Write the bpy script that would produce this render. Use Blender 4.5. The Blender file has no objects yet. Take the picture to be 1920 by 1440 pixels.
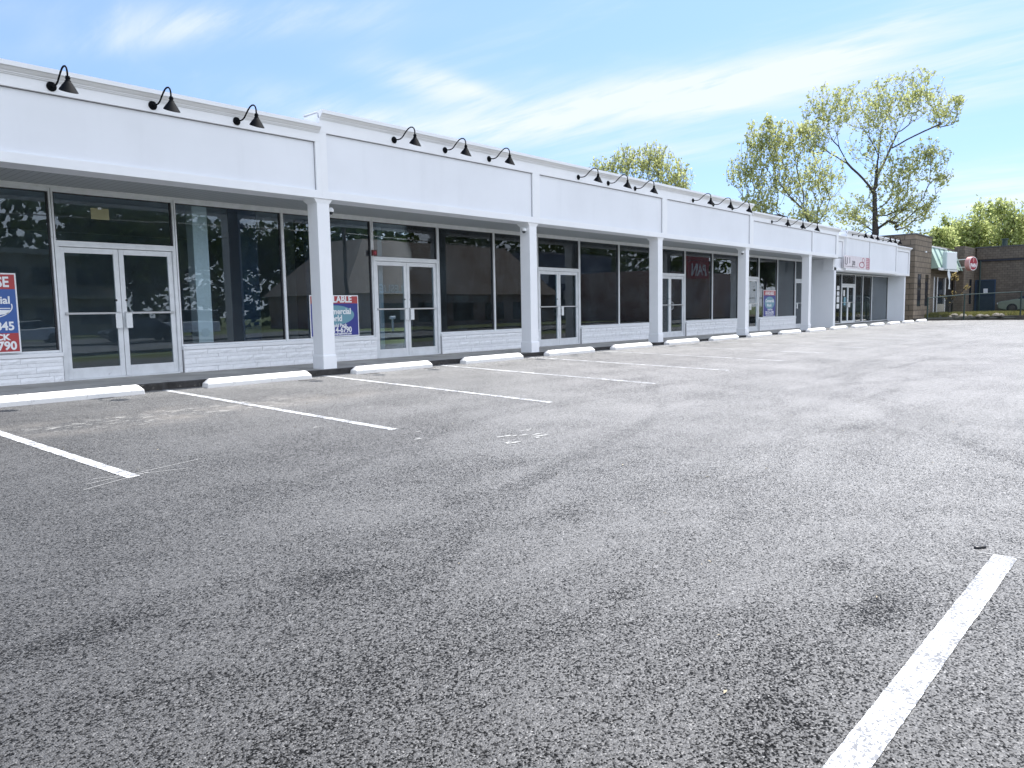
import bpy, math, random
from mathutils import Vector, Matrix
import numpy as np
random.seed(7)
S = bpy.context.scene
PI = math.pi
# ------------------------------------------------------------------ camera
FPX, YAW, PITCH, ROLL, CH = 1412.0, 0.846, 0.0981, 0.0185, 1.0778
_cy, _sy, _cp, _sp = math.cos(YAW), math.sin(YAW), math.cos(PITCH), math.sin(PITCH)
cF = Vector((_sy*_cp, _cy*_cp, -_sp)); _R = Vector((_cy, -_sy, 0)); _D = cF.cross(_R)
cR = math.cos(ROLL)*_R + math.sin(ROLL)*_D; cD = -math.sin(ROLL)*_R + math.cos(ROLL)*_D
cam = bpy.data.cameras.new('camera'); camo = bpy.data.objects.new('camera', cam); S.collection.objects.link(camo)
M = Matrix((cR, -cD, -cF)).transposed().to_4x4(); M.translation = Vector((0, 0, CH)); camo.matrix_world = M
cam.sensor_width = 36; cam.lens = 36*FPX/1920; cam.clip_end = 3000; cam.clip_start = .05
S.camera = camo
def ray(u, v): return cF + cR*((u-960)/FPX) + cD*((v-720)/FPX)
def atd(u, v, d): return Vector((0, 0, CH)) + ray(u, v)*d      # real-world point seen by that pixel at depth d
# ------------------------------------------------------------------ sun, sky, exposure
EL, AZN = math.radians(60), 0.0182
sun_to = Vector((math.cos(EL)*math.cos(AZN*1.9), math.cos(EL)*math.sin(AZN*1.9), math.sin(EL))).normalized()
L = bpy.data.lights.new('sun', 'SUN'); L.energy = 4.6; L.angle = math.radians(.5); L.color = (1, .97, .93)
lo = bpy.data.objects.new('sun', L); S.collection.objects.link(lo)
lo.rotation_euler = (-sun_to).to_track_quat('-Z', 'Y').to_euler(); lo.location = (0, 0, 60)
S.view_settings.view_transform = 'Standard'; S.view_settings.look = 'None'; S.view_settings.exposure = 1.15; S.view_settings.gamma = 1
SKYS = .105
W = bpy.data.worlds.new('World'); S.world = W; W.use_nodes = True
class G:
    """tiny node-graph helper"""
    def __init__(s, tree): s.t = tree; s.n = tree.nodes; s.l = tree.links
    def new(s, typ, **kw):
        x = s.n.new(typ)
        for k, v in kw.items(): setattr(x, k, v)
        return x
    def put(s, sock, v):
        if isinstance(v, bpy.types.NodeSocket): s.l.new(v, sock)
        elif v is not None:
            if isinstance(v, (tuple, list, Vector)) and len(v) == 3 and sock.type == 'RGBA': v = (*v, 1)
            sock.default_value = v
    def m(s, op, a, b=None, c=None, clamp=False):
        x = s.new('ShaderNodeMath', operation=op); x.use_clamp = clamp
        s.put(x.inputs[0], a)
        if b is not None: s.put(x.inputs[1], b)
        if c is not None: s.put(x.inputs[2], c)
        return x.outputs[0]
    def vm(s, op, a, b=None, out=0):
        x = s.new('ShaderNodeVectorMath', operation=op); s.put(x.inputs[0], a)
        if b is not None: s.put(x.inputs[1], b)
        return x.outputs['Value'] if op in ('DOT_PRODUCT', 'LENGTH') else x.outputs[0]
    def mix(s, f, a, b, blend='MIX'):
        x = s.new('ShaderNodeMix', data_type='RGBA', blend_type=blend); x.clamp_factor = True
        s.put(x.inputs[0], f); s.put(x.inputs[6], a); s.put(x.inputs[7], b); return x.outputs[2]
    def rng(s, v, a, b, c=0., d=1., smooth=True):
        x = s.new('ShaderNodeMapRange'); x.interpolation_type = 'SMOOTHSTEP' if smooth else 'LINEAR'
        s.put(x.inputs[0], v)
        for i, q in zip((1, 2, 3, 4), (a, b, c, d)): s.put(x.inputs[i], q)
        return x.outputs[0]
    def noise(s, vec, sc, det=3., rough=.5, out=0, dist=0.):
        x = s.new('ShaderNodeTexNoise'); s.put(x.inputs['Vector'], vec)
        x.inputs['Scale'].default_value = sc; x.inputs['Detail'].default_value = det; x.inputs['Roughness'].default_value = rough
        x.inputs['Distortion'].default_value = dist
        return x.outputs[out]
    def mapp(s, vec, loc=(0, 0, 0), rot=(0, 0, 0), scale=(1, 1, 1)):
        x = s.new('ShaderNodeMapping'); s.put(x.inputs[0], vec)
        x.inputs[1].default_value = loc; x.inputs[2].default_value = rot; x.inputs[3].default_value = scale
        return x.outputs[0]
def build_world():
    g = G(W.node_tree); g.n.clear()
    sky = g.new('ShaderNodeTexSky', sky_type='NISHITA'); sky.sun_disc = False
    sky.sun_elevation = EL; sky.sun_rotation = math.atan2(sun_to.x, sun_to.y)
    sky.air_density = 1.1; sky.dust_density = .08; sky.ozone_density = 1.6; sky.altitude = 60
    tc = g.new('ShaderNodeTexCoord').outputs['Generated']
    # high thin cirrus: noise on a plane far above, gathered into the streaks the photograph shows
    sep = g.new('ShaderNodeSeparateXYZ'); g.put(sep.inputs[0], tc)
    zz = g.m('ADD', g.m('MAXIMUM', sep.outputs[2], 0.), .12)
    pl = g.vm('DIVIDE', tc, None); cb = g.new('ShaderNodeCombineXYZ')
    for i in range(3): g.put(cb.inputs[i], zz)
    g.l.new(cb.outputs[0], pl.node.inputs[1])
    rot = g.mapp(pl, rot=(0, 0, math.radians(32)), scale=(1.3, .5, 1))
    n1 = g.noise(rot, 1.6, 8, .6, dist=.5); n2 = g.noise(g.mapp(pl, rot=(0, 0, math.radians(46)), scale=(4.5, .9, 1)), 1.6, 8, .62, dist=.3)
    wisp = g.m('ADD', g.m('MULTIPLY', n1, .55), g.m('MULTIPLY', n2, .55))
    tot = None
    # u, v, half-length, half-width (px), tilt deg, strength : directions in the sky
    for (u, v, sa, sb, tilt, st) in [(330, 62, 150, 20, -15, .7), (430, 30, 210, 20, -8, .55), (640, 12, 130, 10, -8, .2),
            (800, 158, 95, 22, 12, .8), (900, 172, 90, 12, 18, .45), (1150, 185, 300, 34, -3, .75), (900, 245, 260, 26, 3, .5), (1380, 165, 380, 40, -4, .65), (1580, 95, 260, 28, -10, .5), (1860, 130, 190, 40, -8, .6), (1700, 60, 200, 18, -14, .35),
            (1330, 270, 160, 20, -4, .35), (1200, 292, 130, 14, 2, .4), (1900, 375, 150, 40, -5, 1.0), (1560, 400, 200, 34, -5, .55), (1700, 30, 260, 16, -18, .3), (620, 205, 120, 26, 6, .55), (700, 60, 40, 90, 20, .12)]:
        c = ray(u, v).normalized(); t = math.radians(tilt)
        a = (cR*math.cos(t) + cD*math.sin(t)); b = (-cR*math.sin(t) + cD*math.cos(t))
        a = (a - c*a.dot(c)).normalized(); b = (b - c*b.dot(c)).normalized()
        dc = g.m('MAXIMUM', g.vm('DOT_PRODUCT', tc, c), .05)
        qa = g.m('DIVIDE', g.m('DIVIDE', g.vm('DOT_PRODUCT', tc, a), dc), sa/FPX*.95)
        qb = g.m('DIVIDE', g.m('DIVIDE', g.vm('DOT_PRODUCT', tc, b), dc), sb/FPX*.95)
        r2 = g.m('ADD', g.m('MULTIPLY', qa, qa), g.m('MULTIPLY', qb, qb))
        e = g.m('MULTIPLY', g.m('EXPONENT', g.m('MULTIPLY', r2, -.7)), st)
        tot = e if tot is None else g.m('ADD', tot, e)
    behind = g.rng(sep.outputs[1], -.05, -.5, 0, .9)  # bright cloud field added behind the camera to fill the shaded fascia
    general = g.m('ADD', g.rng(n1, .5, .8, 0, .22), behind)
    dens = g.m('ADD', g.m('MULTIPLY', g.m('ADD', g.m('MULTIPLY', tot, .62), general), g.rng(wisp, .40, .66, .12, 1.5)), g.m('MULTIPLY', behind, .45))
    # horizon whitening of the real air, same all round
    hz = g.m('EXPONENT', g.m('MULTIPLY', g.m('MAXIMUM', sep.outputs[2], 0.), -9.))
    dens = g.m('MINIMUM', g.m('ADD', dens, g.m('MULTIPLY', hz, .08)), 1.)
    lowf = g.rng(sep.outputs[2], .0, .55, 0, 1)
    skyc = g.mix(1., sky.outputs[0], g.mix(lowf, (.50, .57, .80), (.98, .95, 1.02)), 'MULTIPLY')
    col = g.mix(g.m('MULTIPLY', dens, .9), skyc, g.mix(behind, (4.1, 4.4, 4.5), (7.6, 8.2, 9.4)))
    bg = g.new('ShaderNodeBackground'); g.put(bg.inputs[0], col); bg.inputs[1].default_value = SKYS
    out = g.new('ShaderNodeOutputWorld'); g.l.new(bg.outputs[0], out.inputs[0])
build_world()
# ------------------------------------------------------------------ materials
MT = {}
def mat(name, col, rough=.6, metal=0., spec=.5, var=0., vscale=3., bump=0., bscale=40., fn=None, dirt=None):
    m = bpy.data.materials.new(name); m.use_nodes = True; g = G(m.node_tree)
    p = g.n['Principled BSDF']; tc = g.new('ShaderNodeTexCoord').outputs['Object']
    c = (*col, 1) if not isinstance(col, bpy.types.NodeSocket) else col
    p.inputs['Roughness'].default_value = rough; p.inputs['Metallic'].default_value = metal; p.inputs['Specular IOR Level'].default_value = spec
    if var:
        n = g.noise(tc, vscale, 5, .6)
        f = g.rng(n, .3, .7, 1-var, 1+var*.4)
        cc = g.new('ShaderNodeCombineXYZ')
        for i in range(3): g.put(cc.inputs[i], g.m('MULTIPLY', f, col[i]))
        c = cc.outputs[0]
    if dirt:   # (colour, scale, low, high)
        dn = g.noise(tc, dirt[1], 6, .65)
        c = g.mix(g.rng(dn, dirt[2], dirt[3]), c, dirt[0])
    g.put(p.inputs['Base Color'], c)
    if bump:
        b = g.new('ShaderNodeBump'); b.inputs['Distance'].default_value = bump; b.inputs['Strength'].default_value = 1
        g.put(b.inputs['Height'], g.noise(tc, bscale, 4, .6)); g.l.new(b.outputs[0], p.inputs['Normal'])
    if fn: fn(g, p, tc)
    MT[name] = m; return m
def wp_fn(g, p, tc):
    st = g.noise(g.mapp(tc, scale=(2.2, 2.2, .22)), 1.6, 6, .62); bl_ = g.noise(tc, .9, 5, .6)
    f = g.m('MULTIPLY', g.rng(st, .50, .80, 1., .965), g.rng(bl_, .35, .75, 1.01, .965))
    cc = g.new('ShaderNodeCombineXYZ')
    for i, k in enumerate((.79, .81, .85)): g.put(cc.inputs[i], g.m('MULTIPLY', f, k))
    g.put(p.inputs['Base Color'], cc.outputs[0])
mat('white_paint', (.79, .81, .85), .45, bump=.0006, bscale=9, fn=wp_fn)
mat('white_trim', (.84, .85, .87), .4, var=.02)
mat('cornice_grey', (.79, .795, .81), .5); mat('shade_grey', (.24, .24, .28), .8)
mat('stone_paint', (.89, .90, .92), .5, bump=.004, bscale=26, var=.05, vscale=12)
mat('mortar', (.5, .5, .52), .8)
mat('aluminium', (.76, .78, .80), .42, metal=.15, var=.08, vscale=6, dirt=((.42, .42, .43), 7, .62, .8))
mat('dark_gasket', (.03, .03, .035), .6)
mat('steel', (.62, .63, .65), .3, metal=.8)
mat('black_metal', (.0025, .0035, .0055), .75, var=.1, spec=.12)
mat('concrete_walk', (.34, .33, .31), .85, var=.22, vscale=1.6, bump=.002, bscale=60, dirt=((.13, .12, .11), 2.3, .55, .75))
mat('kerb', (.07, .063, .055), .9, var=.3, vscale=5, bump=.006, bscale=22)
def stop_fn(g, p, tc):
    c = g.mix(g.rng(g.noise(tc, 9, 6, .7), .60, .74), (.80, .79, .77), (.42, .40, .38)); g.put(p.inputs['Base Color'], c)
mat('stop_paint', (.8, .79, .77), .7, bump=.003, bscale=30, fn=stop_fn)
mat('kerb_shaded', (.05, .047, .045), .95, var=.4, vscale=6, bump=.008, bscale=20, dirt=((.16, .15, .13), 9, .6, .72))  # kerb face coloured dark to carry the shadow strip along the walk
mat('roof_dark', (.1, .1, .1), .9)
mat('interior_wall', (.33, .40, .45), .8, var=.1)
mat('interior_pale', (.88, .90, .88), .7)
mat('interior_beige', (.7, .64, .48), .8)
mat('interior_floor', (.09, .12, .14), .5, var=.2)
mat('interior_ceiling', (.75, .78, .8), .8)
mat('blue_post', (.02, .05, .10), .6)
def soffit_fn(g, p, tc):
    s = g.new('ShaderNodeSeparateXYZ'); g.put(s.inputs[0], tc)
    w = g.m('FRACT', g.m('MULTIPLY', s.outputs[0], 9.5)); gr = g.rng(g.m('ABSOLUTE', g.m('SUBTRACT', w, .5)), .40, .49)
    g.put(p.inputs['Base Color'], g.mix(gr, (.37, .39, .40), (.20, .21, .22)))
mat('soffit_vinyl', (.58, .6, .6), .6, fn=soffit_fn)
def block_fn(scale, bw, rh, c1, c2, cm, ms=.012, axis=0):
    def f(g, p, tc):
        s = g.new('ShaderNodeSeparateXYZ'); g.put(s.inputs[0], tc); cb = g.new('ShaderNodeCombineXYZ')
        g.put(cb.inputs[0], g.m('ADD', s.outputs[0], s.outputs[1])); g.put(cb.inputs[1], s.outputs[2])
        b = g.new('ShaderNodeTexBrick'); g.l.new(cb.outputs[0], b.inputs['Vector'])
        b.inputs['Scale'].default_value = 1; b.inputs['Brick Width'].default_value = bw; b.inputs['Row Height'].default_value = rh
        b.inputs['Mortar Size'].default_value = ms; b.inputs['Bias'].default_value = 0
        g.put(b.inputs['Color1'], c1); g.put(b.inputs['Color2'], c2); g.put(b.inputs['Mortar'], cm)
        n = g.noise(tc, 2.5, 5, .65); g.put(p.inputs['Base Color'], g.mix(.7, b.outputs[0], g.mix(n, (.3, .3, .3), (1.3, 1.3, 1.3)), 'MULTIPLY'))
        bp = g.new('ShaderNodeBump'); bp.inputs['Distance'].default_value = .02; g.put(bp.inputs['Height'], g.m('SUBTRACT', 1., b.outputs[1])); g.l.new(bp.outputs[0], p.inputs['Normal'])
    return f
mat('tan_block', (.3, .25, .18), .9, fn=block_fn(1, .62, .31, (.26, .21, .155), (.20, .162, .12), (.10, .085, .068), .02))
mat('brown_brick', (.2, .16, .12), .9, fn=block_fn(1, .3, .16, (.205, .17, .13), (.165, .135, .105), (.12, .10, .08), .01))
mat('red_brick', (.3, .12, .08), .9, fn=block_fn(1, .3, .12, (.60, .40, .34), (.50, .31, .27), (.5, .42, .4), .012))
def seam_fn(c1, c2, per):
    def f(g, p, tc):
        s = g.new('ShaderNodeSeparateXYZ'); g.put(s.inputs[0], tc)
        w = g.m('FRACT', g.m('MULTIPLY', s.outputs[0], 1/per)); g.put(p.inputs['Base Color'], g.mix(g.m('GREATER_THAN', w, .62), c1, c2))
    return f
mat('green_awning', (.3, .45, .38), .5, fn=seam_fn((.34, .46, .38), (.05, .11, .09), 1.3))
mat('beige_panel', (.42, .39, .33), .8)
mat('gutter_white', (.75, .77, .78), .5)
mat('tarp_white', (.72, .77, .80), .7, bump=.01, bscale=8)
mat('cabinet_pale', (.62, .70, .72), .5, var=.08)
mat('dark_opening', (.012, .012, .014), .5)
mat('blue_door', (.012, .03, .05), .5, var=.1)
mat('dark_glass', (.015, .02, .03), .12, spec=.6)
mat('sign_red', (.42, .055, .06), .4); mat('sign_maroon', (.32, .03, .05), .4); mat('sign_pink', (.62, .30, .28), .5)
mat('sign_white', (.85, .86, .88), .45); mat('sign_blue', (.035, .045, .26), .4); mat('sign_blue_light', (.05, .12, .36), .4)
mat('globe_teal', (.16, .34, .42), .4); mat('ink_black', (.02, .02, .03), .5)
mat('paper_yellow', (.34, .33, .20), .8, var=.1); mat('paper_white', (.7, .72, .74), .8); mat('paper_cream', (.6, .52, .36), .8)
mat('banner_pale', (.74, .68, .71), .5, var=.12, vscale=5); mat('banner_rose', (.46, .16, .2), .5, var=.2, vscale=6)
mat('red_device', (.13, .02, .02), .4)
mat('fence_green', (.025, .05, .045), .5)
mat('soil', (.10, .075, .05), .95, var=.4, vscale=6, bump=.03, bscale=14)
mat('rock', (.20, .18, .15), .9, var=.3, vscale=8)
mat('car_paint_pale', (.16, .19, .14), .3, var=.1); mat('car_white', (.7, .72, .74), .3); mat('car_dark', (.02, .025, .035), .25); mat('car_red', (.3, .03, .03), .3)
mat('tyre', (.015, .015, .016), .8); mat('rubber', (.01, .01, .012), .5)
mat('mansard', (.19, .155, .13), .9, var=.25, vscale=4); mat('slate_siding', (.13, .15, .20), .8); mat('office_wall', (.30, .27, .22), .9, var=.1); mat('wood_pole', (.12, .09, .07), .9, var=.3)
mat('straw_bits', (.42, .36, .25), .9, var=.3, vscale=9); mat('headlight', (.6, .62, .65), .15)
def bark_fn(g, p, tc):
    g.put(p.inputs['Base Color'], g.mix(g.noise(g.mapp(tc, scale=(1, 1, .25)), 14, 5, .6), (.03, .025, .025), (.10, .085, .075)))
mat('bark', (.06, .05, .045), .95, fn=bark_fn)
def leaf_mat(name, c1, c2, tr=.45):
    m = bpy.data.materials.new(name); m.use_nodes = True; g = G(m.node_tree); g.n.clear()
    tc = g.new('ShaderNodeTexCoord').outputs['Object']
    geo = g.new('ShaderNodeNewGeometry').outputs['Random Per Island']
    c = g.mix(g.m('ADD', g.m('MULTIPLY', g.noise(tc, .6, 3), .6), g.m('MULTIPLY', geo, .5), clamp=True), c1, c2)
    d = g.new('ShaderNodeBsdfDiffuse'); t = g.new('ShaderNodeBsdfTranslucent'); g.put(d.inputs[0], c); g.put(t.inputs[0], g.mix(.5, c, (.8, .8, .25), 'MULTIPLY'))
    g.put(t.inputs[0], c)
    mx = g.new('ShaderNodeMixShader'); mx.inputs[0].default_value = tr; g.l.new(d.outputs[0], mx.inputs[1]); g.l.new(t.outputs[0], mx.inputs[2])
    o = g.new('ShaderNodeOutputMaterial'); g.l.new(mx.outputs[0], o.inputs[0]); MT[name] = m
leaf_mat('leaf_spring', (.31, .35, .14), (.60, .62, .29), .5); leaf_mat('leaf_green', (.30, .36, .13), (.58, .62, .28), .55)
leaf_mat('weed_leaf', (.06, .10, .02), (.36, .32, .13), .3); leaf_mat('leaf_dark', (.03, .05, .015), (.09, .12, .03)); leaf_mat('leaf_bronze', (.26, .19, .08), (.46, .38, .17))
def glass_mat(name, tint, extra=1.0):
    m = bpy.data.materials.new(name); m.use_nodes = True; g = G(m.node_tree); g.n.clear()
    tc = g.new('ShaderNodeTexCoord').outputs['Object']
    f = g.new('ShaderNodeFresnel'); f.inputs[0].default_value = 1.52
    t = g.new('ShaderNodeBsdfTransparent'); g.put(t.inputs[0], tint); gl = g.new('ShaderNodeBsdfGlossy'); gl.inputs['Roughness'].default_value = 0
    gl.inputs['Color'].default_value = (.92, .97, 1, 1)
    b = g.new('ShaderNodeBump'); b.inputs['Distance'].default_value = .0012; b.inputs['Strength'].default_value = .6
    g.put(b.inputs['Height'], g.noise(tc, 1.4, 1, .4)); g.l.new(b.outputs[0], gl.inputs['Normal'])
    mx = g.new('ShaderNodeMixShader'); g.put(mx.inputs[0], g.m('MULTIPLY', f.outputs[0], extra, clamp=True)); g.l.new(t.outputs[0], mx.inputs[1]); g.l.new(gl.outputs[0], mx.inputs[2])
    dust = g.new('ShaderNodeBsdfDiffuse'); dust.inputs[0].default_value = (.55, .62, .66, 1); m2 = g.new('ShaderNodeMixShader')
    g.put(m2.inputs[0], g.rng(g.noise(tc, 1.2, 5, .65), .3, .75, .002, .022) if extra > 0 else 0.); g.l.new(mx.outputs[0], m2.inputs[1]); g.l.new(dust.outputs[0], m2.inputs[2])
    o = g.new('ShaderNodeOutputMaterial'); g.l.new(m2.outputs[0], o.inputs[0]); MT[name] = m
glass_mat('shop_glass', (.88, .94, .97), 1.25)
glass_mat('wire_mesh', (1, 1, 1), 0)
# asphalt ------------------------------------------------------------
def asphalt(name, spots, streak=True):
    m = bpy.data.materials.new(name); m.use_nodes = True; g = G(m.node_tree); p = g.n['Principled BSDF']
    tc = g.new('ShaderNodeTexCoord').outputs['Object']
    vo = g.new('ShaderNodeTexVoronoi'); vo.inputs['Scale'].default_value = 140; g.l.new(tc, vo.inputs['Vector'])
    cell = g.new('ShaderNodeSeparateColor'); g.l.new(vo.outputs['Color'], cell.inputs[0])
    n2 = g.noise(tc, 190, 2, .6); n3 = g.noise(tc, 55, 3, .7); n4 = g.noise(tc, 1.1, 6, .62); n5 = g.noise(tc, .28, 4, .6)
    n6 = g.noise(g.mapp(tc, rot=(0, 0, math.radians(-14)), scale=(.10, 1.0, 1)), 1.8, 6, .68)
    n7 = g.noise(tc, 14, 4, .7)
    grain = g.m('ADD', g.m('ADD', g.m('MULTIPLY', cell.outputs[0], .38), g.m('MULTIPLY', n2, .34)), g.m('ADD', g.m('MULTIPLY', n3, .24), g.m('MULTIPLY', n7, .14)))
    # wear field: where it is low the binder has opened up (dark pits between pale stones), where high it is dusty and closed
    wear = g.m('ADD', g.m('MULTIPLY', g.m('SUBTRACT', n4, .5), .42), g.m('ADD', g.m('MULTIPLY', g.m('SUBTRACT', n5, .5), .30), g.m('MULTIPLY', g.m('SUBTRACT', n6, .5), .34)))
    wob = g.noise(tc, 3.5, 5, .7)
    for (x, y, rx, ry, rot, st) in spots:
        q = g.mapp(g.vm('SUBTRACT', tc, (x, y, 0)), rot=(0, 0, -rot), scale=(1/rx, 1/ry, 0))
        rr_ = g.m('ADD', g.vm('LENGTH', q), g.m('MULTIPLY', g.m('SUBTRACT', wob, .5), 1.5))
        wear = g.m('SUBTRACT', wear, g.rng(rr_, .1, 1.4, st*.34, 0.))
    for (x, y, R_, w_, st) in ([(9, -9, 13.2, .09, .34), (9.2, -9, 14.9, .08, .3), (20, -14, 19, .12, .3), (2, 18, 14.2, .07, .3), (2, 18, 15.8, .07, .26), (26, 16, 13.5, .1, .3), (14, -6, 9.1, .08, .28), (-3, -6, 9.3, .10, .34), (-3, -6, 10.8, .1, .26)] if streak else []):
        q = g.vm('SUBTRACT', g.vm('MULTIPLY', tc, (1, 1, 0)), (x, y, 0))
        q = g.m('ABSOLUTE', g.m('SUBTRACT', g.vm('LENGTH', q), g.m('ADD', R_, g.m('MULTIPLY', n5, .6))))
        wear = g.m('SUBTRACT', wear, g.m('MULTIPLY', g.rng(q, w_*.4, w_*2.2, st*.30, 0.), g.rng(n4, .40, .62, 0, 1)))
    tone = g.m('ADD', grain, g.m('MULTIPLY', wear, .50))
    v = g.rng(tone, .365, .60, .004, .128)
    # pale stones standing out of the binder
    v = g.m('ADD', v, g.m('MULTIPLY', g.rng(cell.outputs[1], .84, .95), g.rng(cell.outputs[2], .2, 1., .03, .24)))
    sx_ = g.new('ShaderNodeSeparateXYZ'); g.put(sx_.inputs[0], tc); v = g.m('MULTIPLY', v, g.rng(sx_.outputs[0], -1, 9.5, .27, 1.26))  # colour brightens along X: glare of the far lot painted into the albedo
    cc = g.new('ShaderNodeCombineXYZ')
    for i, k in enumerate((1.02, 1.0, .97)): g.put(cc.inputs[i], g.m('MULTIPLY', v, k))
    col = cc.outputs[0]
    if streak:
        # flakes of old paint left where stalls were repainted
        q = g.vm('SUBTRACT', tc, (4.2, 8.85, 0)); q = g.mapp(q, rot=(0, 0, .12), scale=(1/3.4, 1/.75, 0)); reg = g.rng(g.vm('LENGTH', q), .35, 1.25, 1, 0)
        sc = g.noise(g.mapp(tc, rot=(0, 0, .5), scale=(1, 2.6, 1)), 5.5, 6, .72)
        th = g.m('SUBTRACT', .78, g.m('MULTIPLY', reg, .215))
        fl = g.rng(g.m('SUBTRACT', sc, th), 0, .02, 0, .5)
        col = g.mix(fl, col, (.46, .45, .42))
        # sandy film
        col = g.mix(g.m('MULTIPLY', reg, g.rng(n4, .4, .7, .0, .45)), col, (.19, .17, .145))
    g.put(p.inputs['Base Color'], col)
    p.inputs['Sheen Weight'].default_value = .22; p.inputs['Sheen Roughness'].default_value = .3; p.inputs['Roughness'].default_value = .62; p.inputs['Specular IOR Level'].default_value = .6
    g.put(p.inputs['Roughness'], g.rng(n3, .3, .7, .52, .75)); g.put(p.inputs['Specular IOR Level'], g.rng(tone, .40, .66, .02, .75))
    b = g.new('ShaderNodeBump'); b.inputs['Distance'].default_value = .004; b.inputs['Strength'].default_value = .8
    g.put(b.inputs['Height'], g.m('ADD', g.m('MULTIPLY', vo.outputs['Distance'], -1.), n3)); g.l.new(b.outputs[0], p.inputs['Normal'])
    MT[name] = m
SP = [(3.9, 2.97, .22, .16, 0, .45), (2.13, 3.17, .2, .12, .3, .5), (4.71, 4.19, .55, .16, .25, .35), (2.94, 1.92, .16, .11, 0, .45), (4.06, 1.33, .18, .09, -.6, .45),
      (3.64, .97, .30, .13, .2, .5), (2.88, 1.12, .25, .12, .5, .35), (2.29, .95, .34, .15, .2, .5), (3.64, 3.74, .42, .18, .3, .35), (6.03, 3.75, .9, .2, .3, .22),
      (6.35, 8.86, 1.2, .3, -.15, .3), (8.0, 7.98, .9, .2, 0, .25), (8.54, 2.6, .35, .15, 0, .35), (1.0, 3.4, .7, .1, -.35, .38), (5.3, 6.1, .7, .55, 0, .3), (18, 4.25, 2.2, .07, .1, .35), (26, 3.43, .8, .3, 0, .3), (12, 3.2, 1.0, .12, .2, .28), (14, 4.6, 1.6, .1, -.1, .25)]
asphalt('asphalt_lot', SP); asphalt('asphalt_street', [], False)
def line_fn(g, p, tc):
    n = g.noise(tc, 60, 4, .75); n2 = g.noise(tc, 6, 4, .6)
    f = g.rng(g.m('ADD', g.m('MULTIPLY', n, .8), g.m('MULTIPLY', n2, .35)), .50, .64)
    g.put(p.inputs['Base Color'], g.mix(f, (.60, .61, .62), (.13, .135, .145)))
mat('line_paint', (.84, .85, .86), .75, fn=line_fn, bump=.002, bscale=120)
mat('chalk', (.38, .38, .37), .9); mat('tar', (.03, .03, .034), .6)
def grass_fn(g, p, tc):
    g.put(p.inputs['Base Color'], g.mix(g.noise(tc, 1.5, 6, .7), (.05, .075, .02), (.14, .16, .05)))
mat('grass_ground', (.08, .1, .03), .95, fn=grass_fn, bump=.03, bscale=8)
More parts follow.
